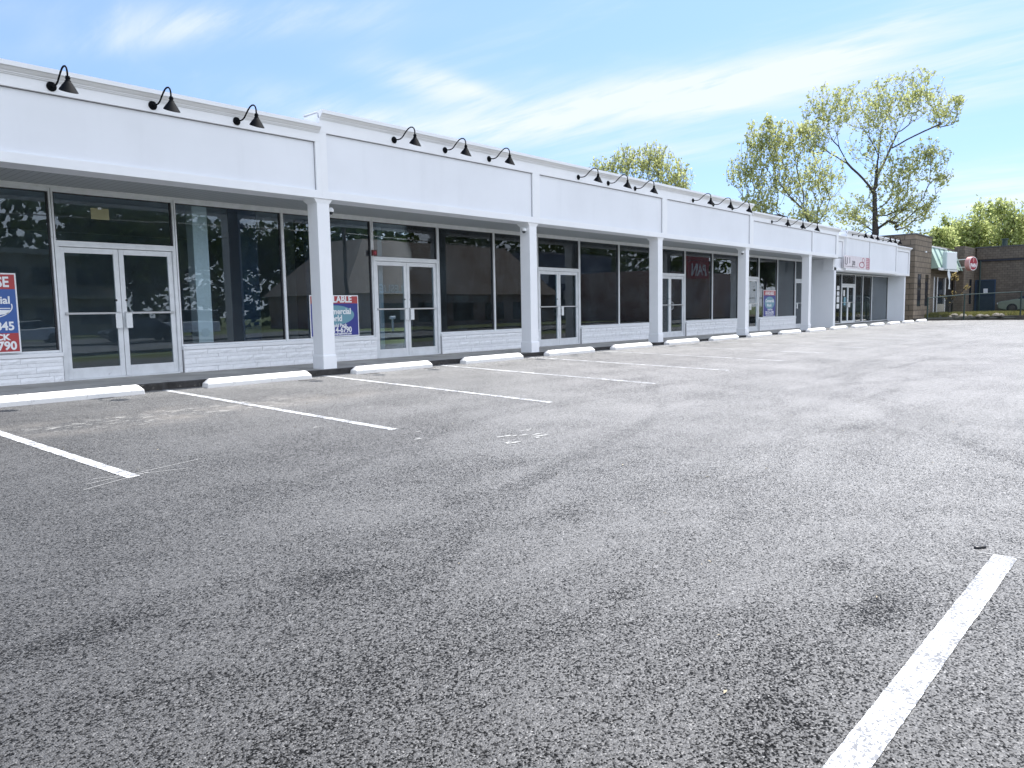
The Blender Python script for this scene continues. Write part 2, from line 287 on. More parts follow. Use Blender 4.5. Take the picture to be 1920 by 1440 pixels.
# ------------------------------------------------------------------ mesh helpers
COL = S.collection
class MB:
    def __init__(s): s.v = []; s.f = []
    def add(s, vs, fs):
        o = len(s.v); s.v += [tuple(q) for q in vs]; s.f += [tuple(i+o for i in f) for f in fs]; return s
    def box(s, x0, x1, y0, y1, z0, z1):
        return s.add([(x0,y0,z0),(x1,y0,z0),(x1,y1,z0),(x0,y1,z0),(x0,y0,z1),(x1,y0,z1),(x1,y1,z1),(x0,y1,z1)],
                     [(0,3,2,1),(4,5,6,7),(0,1,5,4),(1,2,6,5),(2,3,7,6),(3,0,4,7)])
    def frustum(s, c, a0, b0, z0, a1, b1, z1, dx=0, dy=0):
        x, y = c
        return s.add([(x-a0,y-b0,z0),(x+a0,y-b0,z0),(x+a0,y+b0,z0),(x-a0,y+b0,z0),(x-a1+dx,y-b1+dy,z1),(x+a1+dx,y-b1+dy,z1),(x+a1+dx,y+b1+dy,z1),(x-a1+dx,y+b1+dy,z1)],
                     [(0,3,2,1),(4,5,6,7),(0,1,5,4),(1,2,6,5),(2,3,7,6),(3,0,4,7)])
    def prism(s, pts, a, b, axis='X'):
        n = len(pts)
        if axis == 'X': vs = [(a, y, z) for y, z in pts] + [(b, y, z) for y, z in pts]
        elif axis == 'Y': vs = [(x, a, z) for x, z in pts] + [(x, b, z) for x, z in pts]
        else: vs = [(x, y, a) for x, y in pts] + [(x, y, b) for x, y in pts]
        fs = [tuple(range(n))[::-1], tuple(range(n, 2*n))] + [(i, (i+1) % n, n+(i+1) % n, n+i) for i in range(n)]
        return s.add(vs, fs)
    def tube(s, pts, rad, n=8, caps=True):
        pts = [Vector(p) for p in pts]; rs = rad if isinstance(rad, (list, tuple)) else [rad]*len(pts); vs = []; fs = []
        up = Vector((0, 0, 1)); prev = None
        for i, p in enumerate(pts):
            d = (pts[min(i+1, len(pts)-1)] - pts[max(i-1, 0)]).normalized()
            a = prev - d*prev.dot(d) if prev is not None else (up.cross(d) if abs(d.z) < .95 else Vector((1, 0, 0)) - d*d.x)
            if a.length < 1e-6: a = Vector((1, 0, 0)).cross(d)
            a.normalize(); prev = a; b = d.cross(a)
            for k in range(n): t = 2*PI*k/n; vs.append(p + (a*math.cos(t) + b*math.sin(t))*rs[i])
        for i in range(len(pts)-1):
            for k in range(n): fs.append((i*n+k, i*n+(k+1) % n, (i+1)*n+(k+1) % n, (i+1)*n+k))
        if caps: fs += [tuple(range(n))[::-1], tuple(range((len(pts)-1)*n, len(pts)*n))]
        return s.add(vs, fs)
    def lathe(s, prof, c=(0, 0, 0), n=16, axis='Z'):
        vs = []; fs = []; c = Vector(c)
        for r, h in prof:
            for k in range(n):
                t = 2*PI*k/n; a, b = r*math.cos(t), r*math.sin(t)
                vs.append(c + (Vector((a, b, h)) if axis == 'Z' else Vector((a, h, b)) if axis == 'Y' else Vector((h, a, b))))
        for i in range(len(prof)-1):
            for k in range(n): fs.append((i*n+k, i*n+(k+1) % n, (i+1)*n+(k+1) % n, (i+1)*n+k))
        fs += [tuple(range(n))[::-1], tuple(range((len(prof)-1)*n, len(prof)*n))]
        return s.add(vs, fs)
    def build(s, name, m, parent=None, smooth=False, bevel=0):
        me = bpy.data.meshes.new(name); me.from_pydata(s.v, [], s.f); me.update()
        me.materials.append(MT[m])
        if smooth: me.polygons.foreach_set('use_smooth', [True]*len(me.polygons))
        o = bpy.data.objects.new(name, me); COL.objects.link(o)
        if parent is not None: o.parent = parent; o.matrix_parent_inverse = Matrix.Translation(-parent.location) if parent.parent is None else Matrix.Identity(4)
        if bevel:
            b = o.modifiers.new('bevel', 'BEVEL'); b.width = bevel; b.segments = 2; b.limit_method = 'ANGLE'
        return o
def tag(o, label=None, cat=None, group=None, kind=None):
    if label: o['label'] = label
    if cat: o['category'] = cat
    if group: o['group'] = group
    if kind: o['kind'] = kind
    return o
def thing(name, loc, label, cat, group=None, rz=0):
    o = bpy.data.objects.new(name, None); COL.objects.link(o); o.location = loc; o.rotation_euler = (0, 0, rz); o.empty_display_size = .2
    return tag(o, label, cat, group)
def part(mb, name, m, par, **kw):       # child in its parent's own space
    o = mb.build(name, m, None, **kw); o.parent = par; return o
def txt(body, size, bold=.0, ext=.0015, align='CENTER'):
    c = bpy.data.curves.new('t', 'FONT'); c.body = body; c.size = size; c.offset = bold; c.extrude = ext; c.align_x = align; c.resolution_u = 3
    t = bpy.data.objects.new('t', c); COL.objects.link(t); dg = bpy.context.evaluated_depsgraph_get(); dg.update()
    me = bpy.data.meshes.new_from_object(t.evaluated_get(dg)); COL.objects.unlink(t); bpy.data.objects.remove(t); return me
def text(name, body, size, m, par, loc, rot, bold=0., sx=1., align='CENTER', ext=.0015):
    me = txt(body, size, bold, ext, align); me.materials.clear(); me.materials.append(MT[m]); me.name = name
    o = bpy.data.objects.new(name, me); COL.objects.link(o); o.location = loc; o.rotation_euler = rot; o.scale = (sx, 1, 1); o.parent = par; return o
FRONT = (PI/2, 0, 0)          # lettering on a face looking towards -Y
def copy_tree(o, parent=None):
    c = o.copy(); COL.objects.link(c); c.parent = parent
    for ch in [x for x in KIDS.get(o.name, [])]: copy_tree(ch, c)
    return c
KIDS = {}
def remember(root):
    for ch in bpy.data.objects:
        if ch.parent: KIDS.setdefault(ch.parent.name, [])
    for k in KIDS: KIDS[k] = [c for c in bpy.data.objects if c.parent and c.parent.name == k]
def ORD(i): return ['first', 'second', 'third', 'fourth', 'fifth', 'sixth', 'seventh', 'eighth', 'ninth', 'tenth', 'eleventh', 'twelfth', 'thirteenth', 'fourteenth', 'fifteenth', 'sixteenth', 'seventeenth', 'eighteenth'][i]
# ------------------------------------------------------------------ ground, lot, walk
def lotz(y): return .032*(max(min(y, 11.2), -3.5)-11.2)
def sheet(name, pts, m, dz=0., kind='structure'):
    b = MB(); b.add([(x, y, lotz(y)+dz) for x, y in pts], [tuple(range(len(pts)))]); return tag(b.build(name, m), kind=kind)
g = MB(); ys = [-600, -3.5, 11.2, 700]
for i in range(3): g.add([(-600, ys[i], lotz(ys[i])-.02), (900, ys[i], lotz(ys[i])-.02), (900, ys[i+1], lotz(ys[i+1])-.02), (-600, ys[i+1], lotz(ys[i+1])-.02)], [(0, 1, 2, 3)])
tag(g.build('ground', 'grass_ground'), kind='structure')
EDGE = [(49.0, 11.2), (49.9, 11.0), (52.6, 9.7), (55.9, 7.6), (58.4, 3.5), (61.0, -3.5)]
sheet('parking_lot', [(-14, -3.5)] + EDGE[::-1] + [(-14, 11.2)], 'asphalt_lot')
b = MB(); b.box(-200, 300, -19, -8, -.49, -.47); tag(b.build('street', 'asphalt_street'), kind='structure')
for yy in (-13.6, -13.35):
    b = MB(); b.box(-200, 300, yy, yy+.1, -.469, -.466); tag(b.build('street_line', 'paper_yellow'), kind='structure')
b = MB(); b.box(0, 40, -33, -22, -.495, -.475); tag(b.build('car_park', 'asphalt_street'), kind='structure')
for yy in (-8.15, -19.1):
    b = MB(); b.box(-200, 300, yy, yy+.15, -.5, -.36); tag(b.build('street_kerb', 'kerb'), kind='structure')
WALKZ = .1
def walkz(x): return .11 - .0025*(x-4) if x < 36 else .03
def wavy(x): return 11.15 + .012*math.sin(x*3.1) + .008*math.sin(x*11.3)
b = MB(); kb = MB(); xs = np.arange(-14, 35.01, .12)
random.seed(3); off = [random.uniform(-.022, .022) + (random.uniform(.02, .07) if random.random() < .18 else 0) for _ in xs]
for i in range(len(xs)-1):
    x0, x1 = float(xs[i]), float(xs[i+1]); y0, y1 = wavy(x0)+off[i], wavy(x1)+off[i+1]; z0, z1 = walkz(x0), walkz(x1)
    kb.add([(x0, y0, -.1), (x1, y1, -.1), (x1, y1-.0, z1-.015), (x0, y0, z0-.015), (x0, y0+.02, z0), (x1, y1+.02, z1)], [(0, 1, 2, 3), (3, 2, 5, 4)])
    b.add([(x0, y0+.02, z0), (x1, y1+.02, z1), (x1, 13.2, z1), (x0, 13.2, z0)], [(0, 1, 2, 3)])
tag(kb.build('walk_kerb', 'kerb_shaded'), kind='structure')
tag(b.build('sidewalk', 'concrete_walk'), kind='structure')
b = MB(); b.box(35, 47.5, 11.42, 12.9, -.1, .06); tag(b.build('shop_apron', 'concrete_walk'), kind='structure')
# ------------------------------------------------------------------ stall lines and other marks on the lot
ends = [(2.36, 6.04), (5.07, 6.16), (7.79, 6.22), (10.63, 6.31), (13.5, 6.42), (16.35, 6.5), (19.3, 6.5)]
def strip(name, p0, p1, w, dz=.004, m='line_paint', jag=0):
    p0, p1 = Vector(p0), Vector(p1); d = (p1-p0); n = max(2, int(d.length/.035)); d.normalize(); q = Vector((-d.y, d.x))*w/2; bb = MB(); vs = []
    for i in range(n+1):
        c = p0 + (p1-p0)*(i/n)
        for sgn in (-1, 1):
            e = c + q*sgn*(1+random.uniform(-jag, jag)); vs.append((e.x, e.y, lotz(e.y)+dz))
    bb.add(vs, [(2*i, 2*i+2, 2*i+3, 2*i+1) for i in range(n)]); return tag(bb.build(name, m), kind='structure')
for k in range(19):
    e = ends[k] if k < len(ends) else (19.3+2.78*(k-6), 6.4)
    xin = 4.86-2.743+2.743*k if k < 12 else 4.86-2.743+2.74*k
    strip('parking_line', (e[0], e[1]), (xin if k else 2.1, 11.12), .10 if k < 5 else .085, jag=.03)
strip('parking_line', (2.0, .695), (4.845, .655), .112, jag=.03)
strip('parking_line', (-1.5, .75), (-5, .78), .112)
for a, c in [((2.02, 6.06), (3.0, 6.28)), ((2.12, 6.2), (2.78, 6.02)), ((1.95, 5.9), (2.5, 6.12)), ((4.82, .78), (4.95, .25)), ((3.6, 9.9), (3.75, 9.95))]:
    strip('chalk_line', a, c, .006, .0045, 'chalk')
# crook-shaped smear of old paint
b = MB(); random.seed(12)
for (x, y, r0) in [(5.55, 5.06, .1), (5.66, 5.03, .09), (5.79, 4.98, .1), (5.88, 4.90, .09), (5.86, 4.8, .1), (5.74, 4.77, .06), (5.45, 4.78, .1), (5.36, 4.80, .07), (5.98, 5.1, .07), (6.05, 5.12, .05), (4.9, 5.6, .07), (5.2, 5.9, .05), (4.6, 6.9, .05), (5.9, 7.6, .06)]:
    for j in range(3):
        cx, cy = x+random.uniform(-.05, .05), y+random.uniform(-.03, .03); n = 7; vs = []
        for k in range(n):
            t = 2*PI*k/n; rr = r0*random.uniform(.25, .7); vs.append((cx+rr*math.cos(t), cy+rr*.35*math.sin(t), lotz(cy)+.004+.0005*j))
        b.add(vs, [tuple(range(n))])
tag(b.build('paint_smear', 'chalk'), kind='structure')
b = MB(); random.seed(5)
for (x, y) in [(3.91, 10.87), (7.03, 10.74), (8.44, 10.8), (9.8, 10.8), (14.45, 10.79), (19.24, 10.82), (20.62, 10.8), (23.2, 10.82)]:
    n = 14; vs = []
    for k in range(n):
        t = 2*PI*k/n; rr = random.uniform(.8, 1.1); vs.append((x+.17*rr*math.cos(t), y+.055*rr*math.sin(t), lotz(y)+.003))
    b.add(vs, [tuple(range(n))])
tag(b.build('tar_patches', 'tar'), kind='structure')
random.seed(33); b = MB()
for _ in range(150):
    if random.random() < .55: x, y = random.uniform(1.5, 30), random.uniform(10.75, 11.1)
    else: x, y = random.uniform(.6, 14), random.uniform(.8, 10)
    a = random.uniform(0, PI); s_ = random.uniform(.006, .018); z = lotz(y)+.006; dx, dy = math.cos(a)*s_, math.sin(a)*s_
    b.add([(x-dx, y-dy, z), (x+dy*.4, y-dx*.4, z+.004), (x+dx, y+dy, z+.002), (x-dy*.4, y+dx*.4, z+.005)], [(0, 1, 2, 3)])
tag(b.build('leaf_litter', 'straw_bits'), 'tiny tan bits of dry leaf scattered on the asphalt and along the kerb', 'leaf litter', kind='stuff')
# ------------------------------------------------------------------ wheel stops
def make_stop():
    r = thing('wheel_stop', (0, 0, 0), 'x', 'wheel stop')
    L2 = .915; b = MB(); P = []
    for (x, w, z) in [(-L2, .075, 0), (-L2, .075, .045), (-L2+.075, .045, .13)]: pass
    vs = []
    for sx in (-1, 1):
        vs += [(sx*L2, -.09, 0), (sx*L2, .09, 0), (sx*(L2-.008), .09, .062), (sx*(L2-.008), -.09, .062), (sx*(L2-.07), -.035, .13), (sx*(L2-.07), .035, .13)]
    b.add(vs, [(0, 1, 2, 3), (3, 2, 5, 4), (6, 9, 8, 7), (9, 10, 11, 8), (0, 3, 9, 6), (3, 4, 10, 9), (4, 5, 11, 10), (5, 2, 8, 11), (2, 1, 7, 8)])
    body = part(b, 'stop_body', 'stop_paint', r, bevel=.008)
    for sx in (-.62, .62):
        part(MB().lathe([(.012, .125), (.012, .134), (.004, .136)], (sx, 0, 0), 8), 'anchor_pin', 'kerb', r)
    return r
stop0 = make_stop(); remember(stop0)
place = ['cut by the left edge', 'left of the nearest column', 'right of the nearest column', 'left of the second column', 'right of the second column', 'left of the third column', 'right of the third column', 'left of the fourth column']
for k in range(17):
    r = stop0 if k == 0 else copy_tree(stop0)
    xr = 4.489+2.743*k; yy = 10.985 if k < 12 else 10.985 - .006*(k-11)
    r.location = (xr-.915, yy, lotz(yy)); r.rotation_euler = (.032, 0, random.uniform(-.006, .006))
    tag(r, 'white concrete wheel stop, %s of the row %s' % (ORD(k), '('+place[k]+')' if k < 8 else 'from the left'), 'wheel stop', 'wheel stops along the kerb')
# ------------------------------------------------------------------ the white strip building
BX0 = -12.0
B = thing('shop_building', (0, 0, 0), 'long white single-storey strip mall with vacant glass storefronts and covered walk', 'building')
YF = 11.2
def fascia(x0, x1, zb, zt, stiles, y=YF, depth=.45, cor_h=.13, rail=.27, zline=None, brail=.13, capl=0, capr=0):
    """one parapet length: recessed panels between proud rails and stiles, cornice on top"""
    zl = zline if zline else zt-rail
    f = MB().box(x0, x1, y+.045, y+depth, zb, zt-.01)
    fo = part(f, 'fascia_panel', 'white_paint', B)
    t = MB(); t.box(x0, x1, y, y+.043, zb-.002, zb+brail); t.box(x0, x1, y, y+.043, zl, zt-cor_h+.02)
    for (a, c) in stiles: t.box(a, c, y+.001, y+.043, zb+brail, zl)
    part(t, 'fascia_trim', 'white_trim', fo, bevel=.002)
    z = zt-cor_h
    prof = [(y-.002, z), (y-.014, z), (y-.014, z+.018), (y-.026, z+.018), (y-.026, z+.032), (y-.05, z+.048), (y-.075, z+.078), (y-.075, z+.086), (y-.092, z+.086), (y-.092, zt), (y+depth+.02, zt), (y+depth+.02, zt-.02), (y+.02, zt-.02)]
    part(MB().prism(prof, x0-capl, x1+capr), 'cornice', 'cornice_grey', fo)
    part(MB().box(x0-capl, x1+capr, y-.096, y+depth+.03, zt+.001, zt+.02).box(x0-capl, x1+capr, y-.096, y-.0925, zt-.04, zt+.001), 'cornice_cap', 'white_trim', fo)
    ed = sorted(stiles); j = MB()
    for (a, c), (e, f_) in zip(ed[:-1], ed[1:]):
        j.box(c+.012, e, y+.037, y+.0445, zl-.011, zl-.001); j.box(e-.008, e-.001, y+.037, y+.0445, zb+brail, zl-.011)
    part(j, 'reveal_shade', 'shade_grey', fo)  # dark strips painted as the shadow lines under the rail and beside the stiles
    return fo
fascia(BX0, 7.80, 3.055, 4.275, [(BX0, BX0+.2), (-4.1, -3.87), (1.6-3, 1.83-3), (7.70, 7.80)], zline=4.0, cor_h=.125, capr=-.02)
fascia(7.80, 25.24, 3.055, 4.515, [(7.80, 7.93), (13.49, 13.74), (19.27, 19.53), (25.14, 25.24)], zline=4.17, cor_h=.125, capl=.0)
fascia(25.24, 34.1, 3.055, 4.275, [(25.24, 25.41), (31.04, 31.09), (33.86, 34.1)], zline=4.0, cor_h=.125, capl=-.02, capr=.06)
# last, lower-hung section
fascia(34.7, 47.3, 2.57, 4.12, [(34.7, 35.0), (35.95, 36.1), (47.1, 47.3)], y=11.6, zline=3.88, cor_h=.12, capr=.07)
fo = fascia(36.1, 44.3, 2.60, 4.38, [(36.1, 36.15), (39.6, 39.64), (44.22, 44.3)], y=11.5, depth=.5, zline=4.08, cor_h=.12, brail=.14)
# soffit and its back fascia
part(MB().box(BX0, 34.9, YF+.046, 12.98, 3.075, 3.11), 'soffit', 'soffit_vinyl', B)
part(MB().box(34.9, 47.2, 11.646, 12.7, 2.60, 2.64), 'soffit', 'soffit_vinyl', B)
# roof, rear and end walls, interior shell
part(MB().box(BX0, 47.2, 12.1, 21.3, 3.36, 3.5), 'roof', 'roof_dark', B)
w = MB(); w.box(BX0, 47.2, 21.0, 21.25, 0, 3.36); w.box(BX0, BX0+.2, 12.98, 21.0, 0, 3.36); w.box(47.0, 47.2, 12.7, 21.0, 0, 3.36)
part(w, 'wall', 'white_paint', B)
iw = MB()
for x in (10.6, 15.0, 21.0, 28.7, 34.0, 41.0): iw.box(x, x+.12, 13.25, 21, 0, 3.2)
iw.box(BX0+.2, 47.0, 20.9, 20.99, 0, 3.2)
part(iw, 'interior_partition', 'interior_wall', B)
part(MB().box(BX0+.2, 46.9, 12.99, 20.89, .04, .06), 'interior_floor', 'interior_floor', B)
part(MB().box(BX0+.2, 46.9, 13.0, 20.89, 3.22, 3.25), 'interior_ceiling', 'interior_ceiling', B)
for q in ((6.37, 6.64, 13.06, 13.3), (33.0, 33.12, 13.2, 16), (2.9, 3.1, 16, 16.3)): part(MB().box(*q, .06, 3.2), 'interior_pier', 'interior_pale', B)
for q in ((7.75, 8.15, 14.0, 14.4), (9.9, 10.2, 15, 15.4), (13.2, 13.6, 14.6, 15), (18.6, 18.9, 14.0, 14.4), (26.3, 26.7, 14.2, 14.6), (43.7, 44.2, 13.2, 13.7)): part(MB().box(*q, .06, 3.21 if q[0] < 40 else 2.58), 'interior_post', 'blue_post', B)
part(MB().box(31.75, 33.0, 14.3, 14.4, .06, 3.2), 'interior_beige_wall', 'interior_beige', B)
# pier walls at the change of section and the far end
part(MB().box(34.82, 35.08, 11.6, 13.0, -.05, 3.07), 'end_wall', 'white_paint', B)
part(MB().box(46.75, 47.0, 11.72, 12.98, -.05, 2.6), 'end_wall', 'white_paint', B)
# columns ---------------------------------------------------------
def column(x):
    c = MB(); z0 = walkz(x)-.02; cx, cy = x+.14, YF+.02+.19
    c.box(x+.012, x+.264, YF+.03, YF+.32, z0+.275, 2.99)
    o = part(c, 'column', 'white_trim', B, bevel=.004)
    part(MB().box(x-.0, x+.278, YF+.012, YF+.340, z0-.06, z0+.25), 'column_base', 'white_trim', o, bevel=.004)
    part(MB().frustum((cx-.001, YF+.1765), .139, .164, z0+.25, .127, .146, z0+.275), 'base_moulding', 'white_trim', o)
    part(MB().frustum((cx-.002, YF+.1765), .128, .148, 2.975, .19, .18, 3.05, 0, .02).box(cx-.19, cx+.19, YF+.047, YF+.36, 3.05, 3.074), 'capital', 'white_trim', o)
for x in (-9.5, -3.7, 1.93-.0 if False else 1.2, 7.69, 13.37, 19.05, 24.87, 30.77):
    if x == 1.2: continue
    column(x)
# knee walls of split-face block -------------------------------------
YG = 12.9
def knee(x0, x1, seed):
    random.seed(seed); zb = walkz((x0+x1)/2)-.02
    o = part(MB().box(x0, x1, YG-.085, YG+.05, zb-.05, .495), 'knee_wall', 'mortar', B)
    b = MB(); z = zb; top = .495; H = [.125, .062, .115, .066, .10]; sc = (top-zb)/sum(H); prev = []
    for h in H:
        h *= sc; x = x0; joints = []
        while x < x1-.02:
            wd = random.uniform(.18, .62) if h > .08 else random.uniform(.3, .8)
            if x+wd > x1-.12: wd = x1-x
            e = .0022; d = random.uniform(0, .009); y = YG-.088-.01-d
            # rough split face: 3x2 subdivided front with random relief
            nx = max(2, int(wd/.07)); nz = 2 if h > .08 else 1; vs = []; fs = []
            for iz in range(nz+1):
                for ix in range(nx+1):
                    edge = ix in (0, nx) or iz in (0, nz)
                    vs.append((x+e+(wd-2*e)*ix/nx, y+(.006 if edge else random.uniform(-.008, .004)), z+e+(h-2*e)*iz/nz))
            for iz in range(nz):
                for ix in range(nx): a = iz*(nx+1)+ix; fs.append((a, a+1, a+nx+2, a+nx+1))
            n0 = len(vs); ring = [i for i in range(nx+1)] + [(k+1)*(nx+1)+nx for k in range(nz)] + [nz*(nx+1)+nx-1-k for k in range(nx)] + [(nz-1-k)*(nx+1) for k in range(nz-1)]
            for r in ring: vs.append((vs[r][0], YG-.08, vs[r][2]))
            m = len(ring)
            for i in range(m): fs.append((ring[(i+1) % m], ring[i], n0+i, n0+(i+1) % m))
            b.add(vs, fs); x += wd
        z += h
    part(b, 'split_blocks', 'stone_paint', o)
    part(MB().box(x0-.005, x1+.005, YG-.115, YG-.025, .497, .555), 'sill', 'white_trim', o, bevel=.004)
# window and door builders ----------------------------------------------
HEAD = 3.035
def window(x0, x1, z0=.557, z1=HEAD, y=YG, fw=.05, mi='aluminium'):
    b = MB(); yf, yb = y-.05, y+.05
    b.box(x0, x0+fw/2, yf, yb, z0, z1); b.box(x1-fw/2, x1, yf, yb, z0, z1); b.box(x0+fw/2, x1-fw/2, yf+.01, yb, z1-fw, z1); b.box(x0+fw/2, x1-fw/2, yf+.01, yb, z0, z0+.035)
    o = part(b, 'window', mi, B)
    a, c, d, e = x0+fw/2, x1-fw/2, z0+.035, z1-fw
    part(MB().box(a, a+.012, y-.04, y+.03, d, e).box(c-.022, c, y-.02, y+.03, d, e).box(a+.012, c-.022, y-.02, y+.03, e-.012, e).box(a+.012, c-.022, y-.02, y+.03, d, d+.008), 'gasket', 'dark_gasket', o)
    part(MB().box(a+.012, c-.022, y, y+.006, d+.008, e-.012), 'pane', 'shop_glass', o)
    return o
def doors(x0, x1, n=2, ztop=2.17, y=YG, head=HEAD, handle='plate', side=1):
    zb = walkz((x0+x1)/2)+.002
    window(x0, x1, ztop+.055, head, y)           # transom light
    fr = MB(); fr.box(x0, x0+.055, y-.055, y+.055, zb, ztop); fr.box(x1-.055, x1, y-.055, y+.055, zb, ztop); fr.box(x0, x1, y-.056, y+.056, ztop, ztop+.054)
    fr.box(x0+.055, x1-.055, y-.07, y+.07, zb-.01, zb+.015)
    part(fr, 'door_frame', 'aluminium', B, bevel=.003)
    wd = (x1-x0-.11)/n
    for i in range(n):
        a = x0+.055+i*wd+.004; c = a+wd-.008; b = MB(); s = .075; z0 = zb+.018; z1 = ztop-.006
        b.box(a, a+s, y-.022, y+.022, z0, z1); b.box(c-s, c, y-.022, y+.022, z0, z1); b.box(a+s, c-s, y-.022, y+.022, z1-.085, z1); b.box(a+s, c-s, y-.022, y+.022, z0, z0+.165)
        d = part(b, 'door', 'aluminium', B, bevel=.003)
        part(MB().box(a+s, c-s, y-.003, y+.003, z0+.165, z1-.085), 'glass', 'shop_glass', d)
        part(MB().box(a+.03, c-.03, y-.055, y-.03, 1.13, 1.16).box(a+.03, a+.06, y-.031, y-.022, 1.12, 1.17).box(c-.06, c-.03, y-.031, y-.022, 1.12, 1.17), 'push_bar', 'steel', d)
        hx = (c-.075) if (i == 0 and n == 2) else a+.075
        if handle == 'plate':
            q = part(MB().box(hx-.05, hx+.05, y-.092, y-.084, .90, 1.14).box(hx-.012, hx+.012, y-.084, y-.02, .93, .95).box(hx-.012, hx+.012, y-.084, y-.02, 1.09, 1.11), 'pull_handle', 'gutter_white', d, bevel=.004)
        elif i == n-1:
            part(MB().tube([(hx, y-.02, 1.0), (hx, y-.07, 1.0), (hx+.03, y-.075, 1.02), (hx+.03, y-.075, 1.22), (hx, y-.07, 1.24), (hx, y-.02, 1.24)], .011, 6), 'pull_handle', 'steel', d)
        part(MB().lathe([(.018, -.028), (.018, -.022)], (hx, y, 1.35), 10, 'Y'), 'lock', 'dark_gasket', d)
# left run
for (a, c) in [(BX0+.2, -9.0), (-9.0, -6.0), (-6.0, -3.0)]: window(a, c)
doors(-3.0, -1.1)
for (a, c) in [(-1.1, .6), (.6, 2.35), (2.35, 4.09)]: window(a, c)
doors(4.10, 5.95)
for (a, c) in [(5.96, 8.02), (8.02, 10.14)]: window(a, c)
doors(10.15, 12.03)
for (a, c) in [(12.04, 13.93), (13.93, 15.62)]: window(a, c)
doors(15.63, 17.50, ztop=2.11)
for (a, c) in [(17.51, 19.53), (19.53, 21.65)]: window(a, c)
doors(21.66, 23.62, ztop=2.11, handle='loop')
for (a, c) in [(23.64, 25.68), (25.68, 27.86)]: window(a, c)
doors(27.88, 29.74, ztop=2.13)
for (a, c) in [(29.75, 31.64), (31.64, 33.62)]: window(a, c)
doors(33.63, 34.8, n=1, ztop=2.13)
for i, (a, c) in enumerate([(BX0+.2, -3.01), (-1.09, 4.085), (5.965, 10.135), (12.045, 15.61), (17.52, 21.64), (23.65, 27.85), (29.76, 33.61)]): knee(a, c, 20+i)
# jamb piers behind the split-face walls' ends
part(MB().box(BX0, 34.82, YG-.06, 12.99, HEAD+.001, 3.074), 'head_trim', 'aluminium', B)
# far shop: full height glass
y6 = 12.6
for (a, c) in [(35.1, 38.84), (40.92, 42.18), (42.18, 43.74), (43.74, 46.74)]: window(a, c, .10, 2.57, y6)
doors(38.86, 40.90, ztop=1.98, y=y6, head=2.57)
part(MB().box(35.1, 46.74, y6-.06, y6+.06, -.02, .098), 'knee_wall', 'kerb', B)
part(MB().box(43.9, 46.7, 12.95, 13.0, .12, 1.75), 'interior_counter', 'blue_post', B)
part(MB().box(43.9, 46.7, 13.02, 13.05, .12, 2.5), 'interior_panel', 'interior_pale', B)
# ------------------------------------------------------------------ gooseneck lamps
def make_lamp():
    r = thing('wall_lamp', (0, 0, 0), 'x', 'lamp')
    part(MB().lathe([(.060, 0), (.062, -.010), (.05, -.022), (.022, -.03), (.016, -.05)], (0, 0, 0), 20, 'Y'), 'wall_plate', 'black_metal', r, smooth=False)
    pts = [(0, -.03, 0), (0, -.13, -.012), (0, -.19, -.008), (0, -.245, .015), (0, -.30, .06), (0, -.36, .105), (0, -.42, .14), (0, -.475, .153), (0, -.53, .145), (0, -.57, .115), (0, -.588, .07), (0, -.59, .0)]
    sm = []
    for i in range(len(pts)-1):
        a, c = Vector(pts[i]), Vector(pts[i+1]); sm += [a, (a+c)/2]
    sm.append(Vector(pts[-1]))
    part(MB().tube(sm, .0115, 10), 'arm', 'black_metal', r, smooth=True)
    sh = MB(); n = 28; cy = -.59; rings = []
    for (rad, z, tl) in [(.018, .010, 0), (.025, .008, 0), (.025, -.010, 0), (.031, -.012, 0), (.031, -.022, 0), (.026, -.024, 0), (.028, -.044, 0), (.036, -.050, 0), (.036, -.060, .05), (.048, -.076, .1), (.070, -.108, .3), (.105, -.166, .40), (.109, -.178, .40), (.102, -.173, .40), (.03, -.08, .1)]:
        rings.append([(rad*math.cos(2*PI*k/n), cy+rad*math.sin(2*PI*k/n), z+rad*math.sin(2*PI*k/n)*tl) for k in range(n)])
    vs = [p for r_ in rings for p in r_]; fs = [(i*n+k, i*n+(k+1) % n, (i+1)*n+(k+1) % n, (i+1)*n+k) for i in range(len(rings)-1) for k in range(n)]
    fs.append(tuple(range((len(rings)-1)*n, len(rings)*n)))
    sh.add(vs, fs); part(sh, 'lamp_shade', 'black_metal', r, smooth=False)
    part(MB().lathe([(.010, -.08), (.02, -.10), (.022, -.12), (.012, -.14)], (0, cy, 0), 12), 'bulb', 'headlight', r, smooth=True)
    return r
lamp0 = make_lamp(); remember(lamp0)
LP = [('fascia left of the parapet step', 4.09, YF, (3.68, 4.98, 6.27)), ('fascia panel right of the step', 4.285, YF, (9.44, 10.75, 12.04)), ('second raised fascia panel', 4.275, YF, (15.23, 16.52, 17.8)),
      ('third raised fascia panel', 4.265, YF, (21.04, 22.37, 23.72)), ('low fascia panel beyond the raised part', 4.065, YF, (26.94, 28.38, 29.85)), ('far shop fascia over the faded banner', 4.245, 11.5, (36.85, 37.75, 38.65)), ('right half of the far shop fascia', 4.25, 11.5, (40.75, 41.62, 42.5))]
first = True
for (where, z, y, xs_) in LP:
    for i, x in enumerate(xs_):
        r = lamp0 if first else copy_tree(lamp0); first = False
        r.location = (x, y, z)
        tag(r, 'black gooseneck lamp, %s of the three on the %s' % (['left', 'middle', 'right'][i], where), 'lamp', 'gooseneck lamps along the fascia')
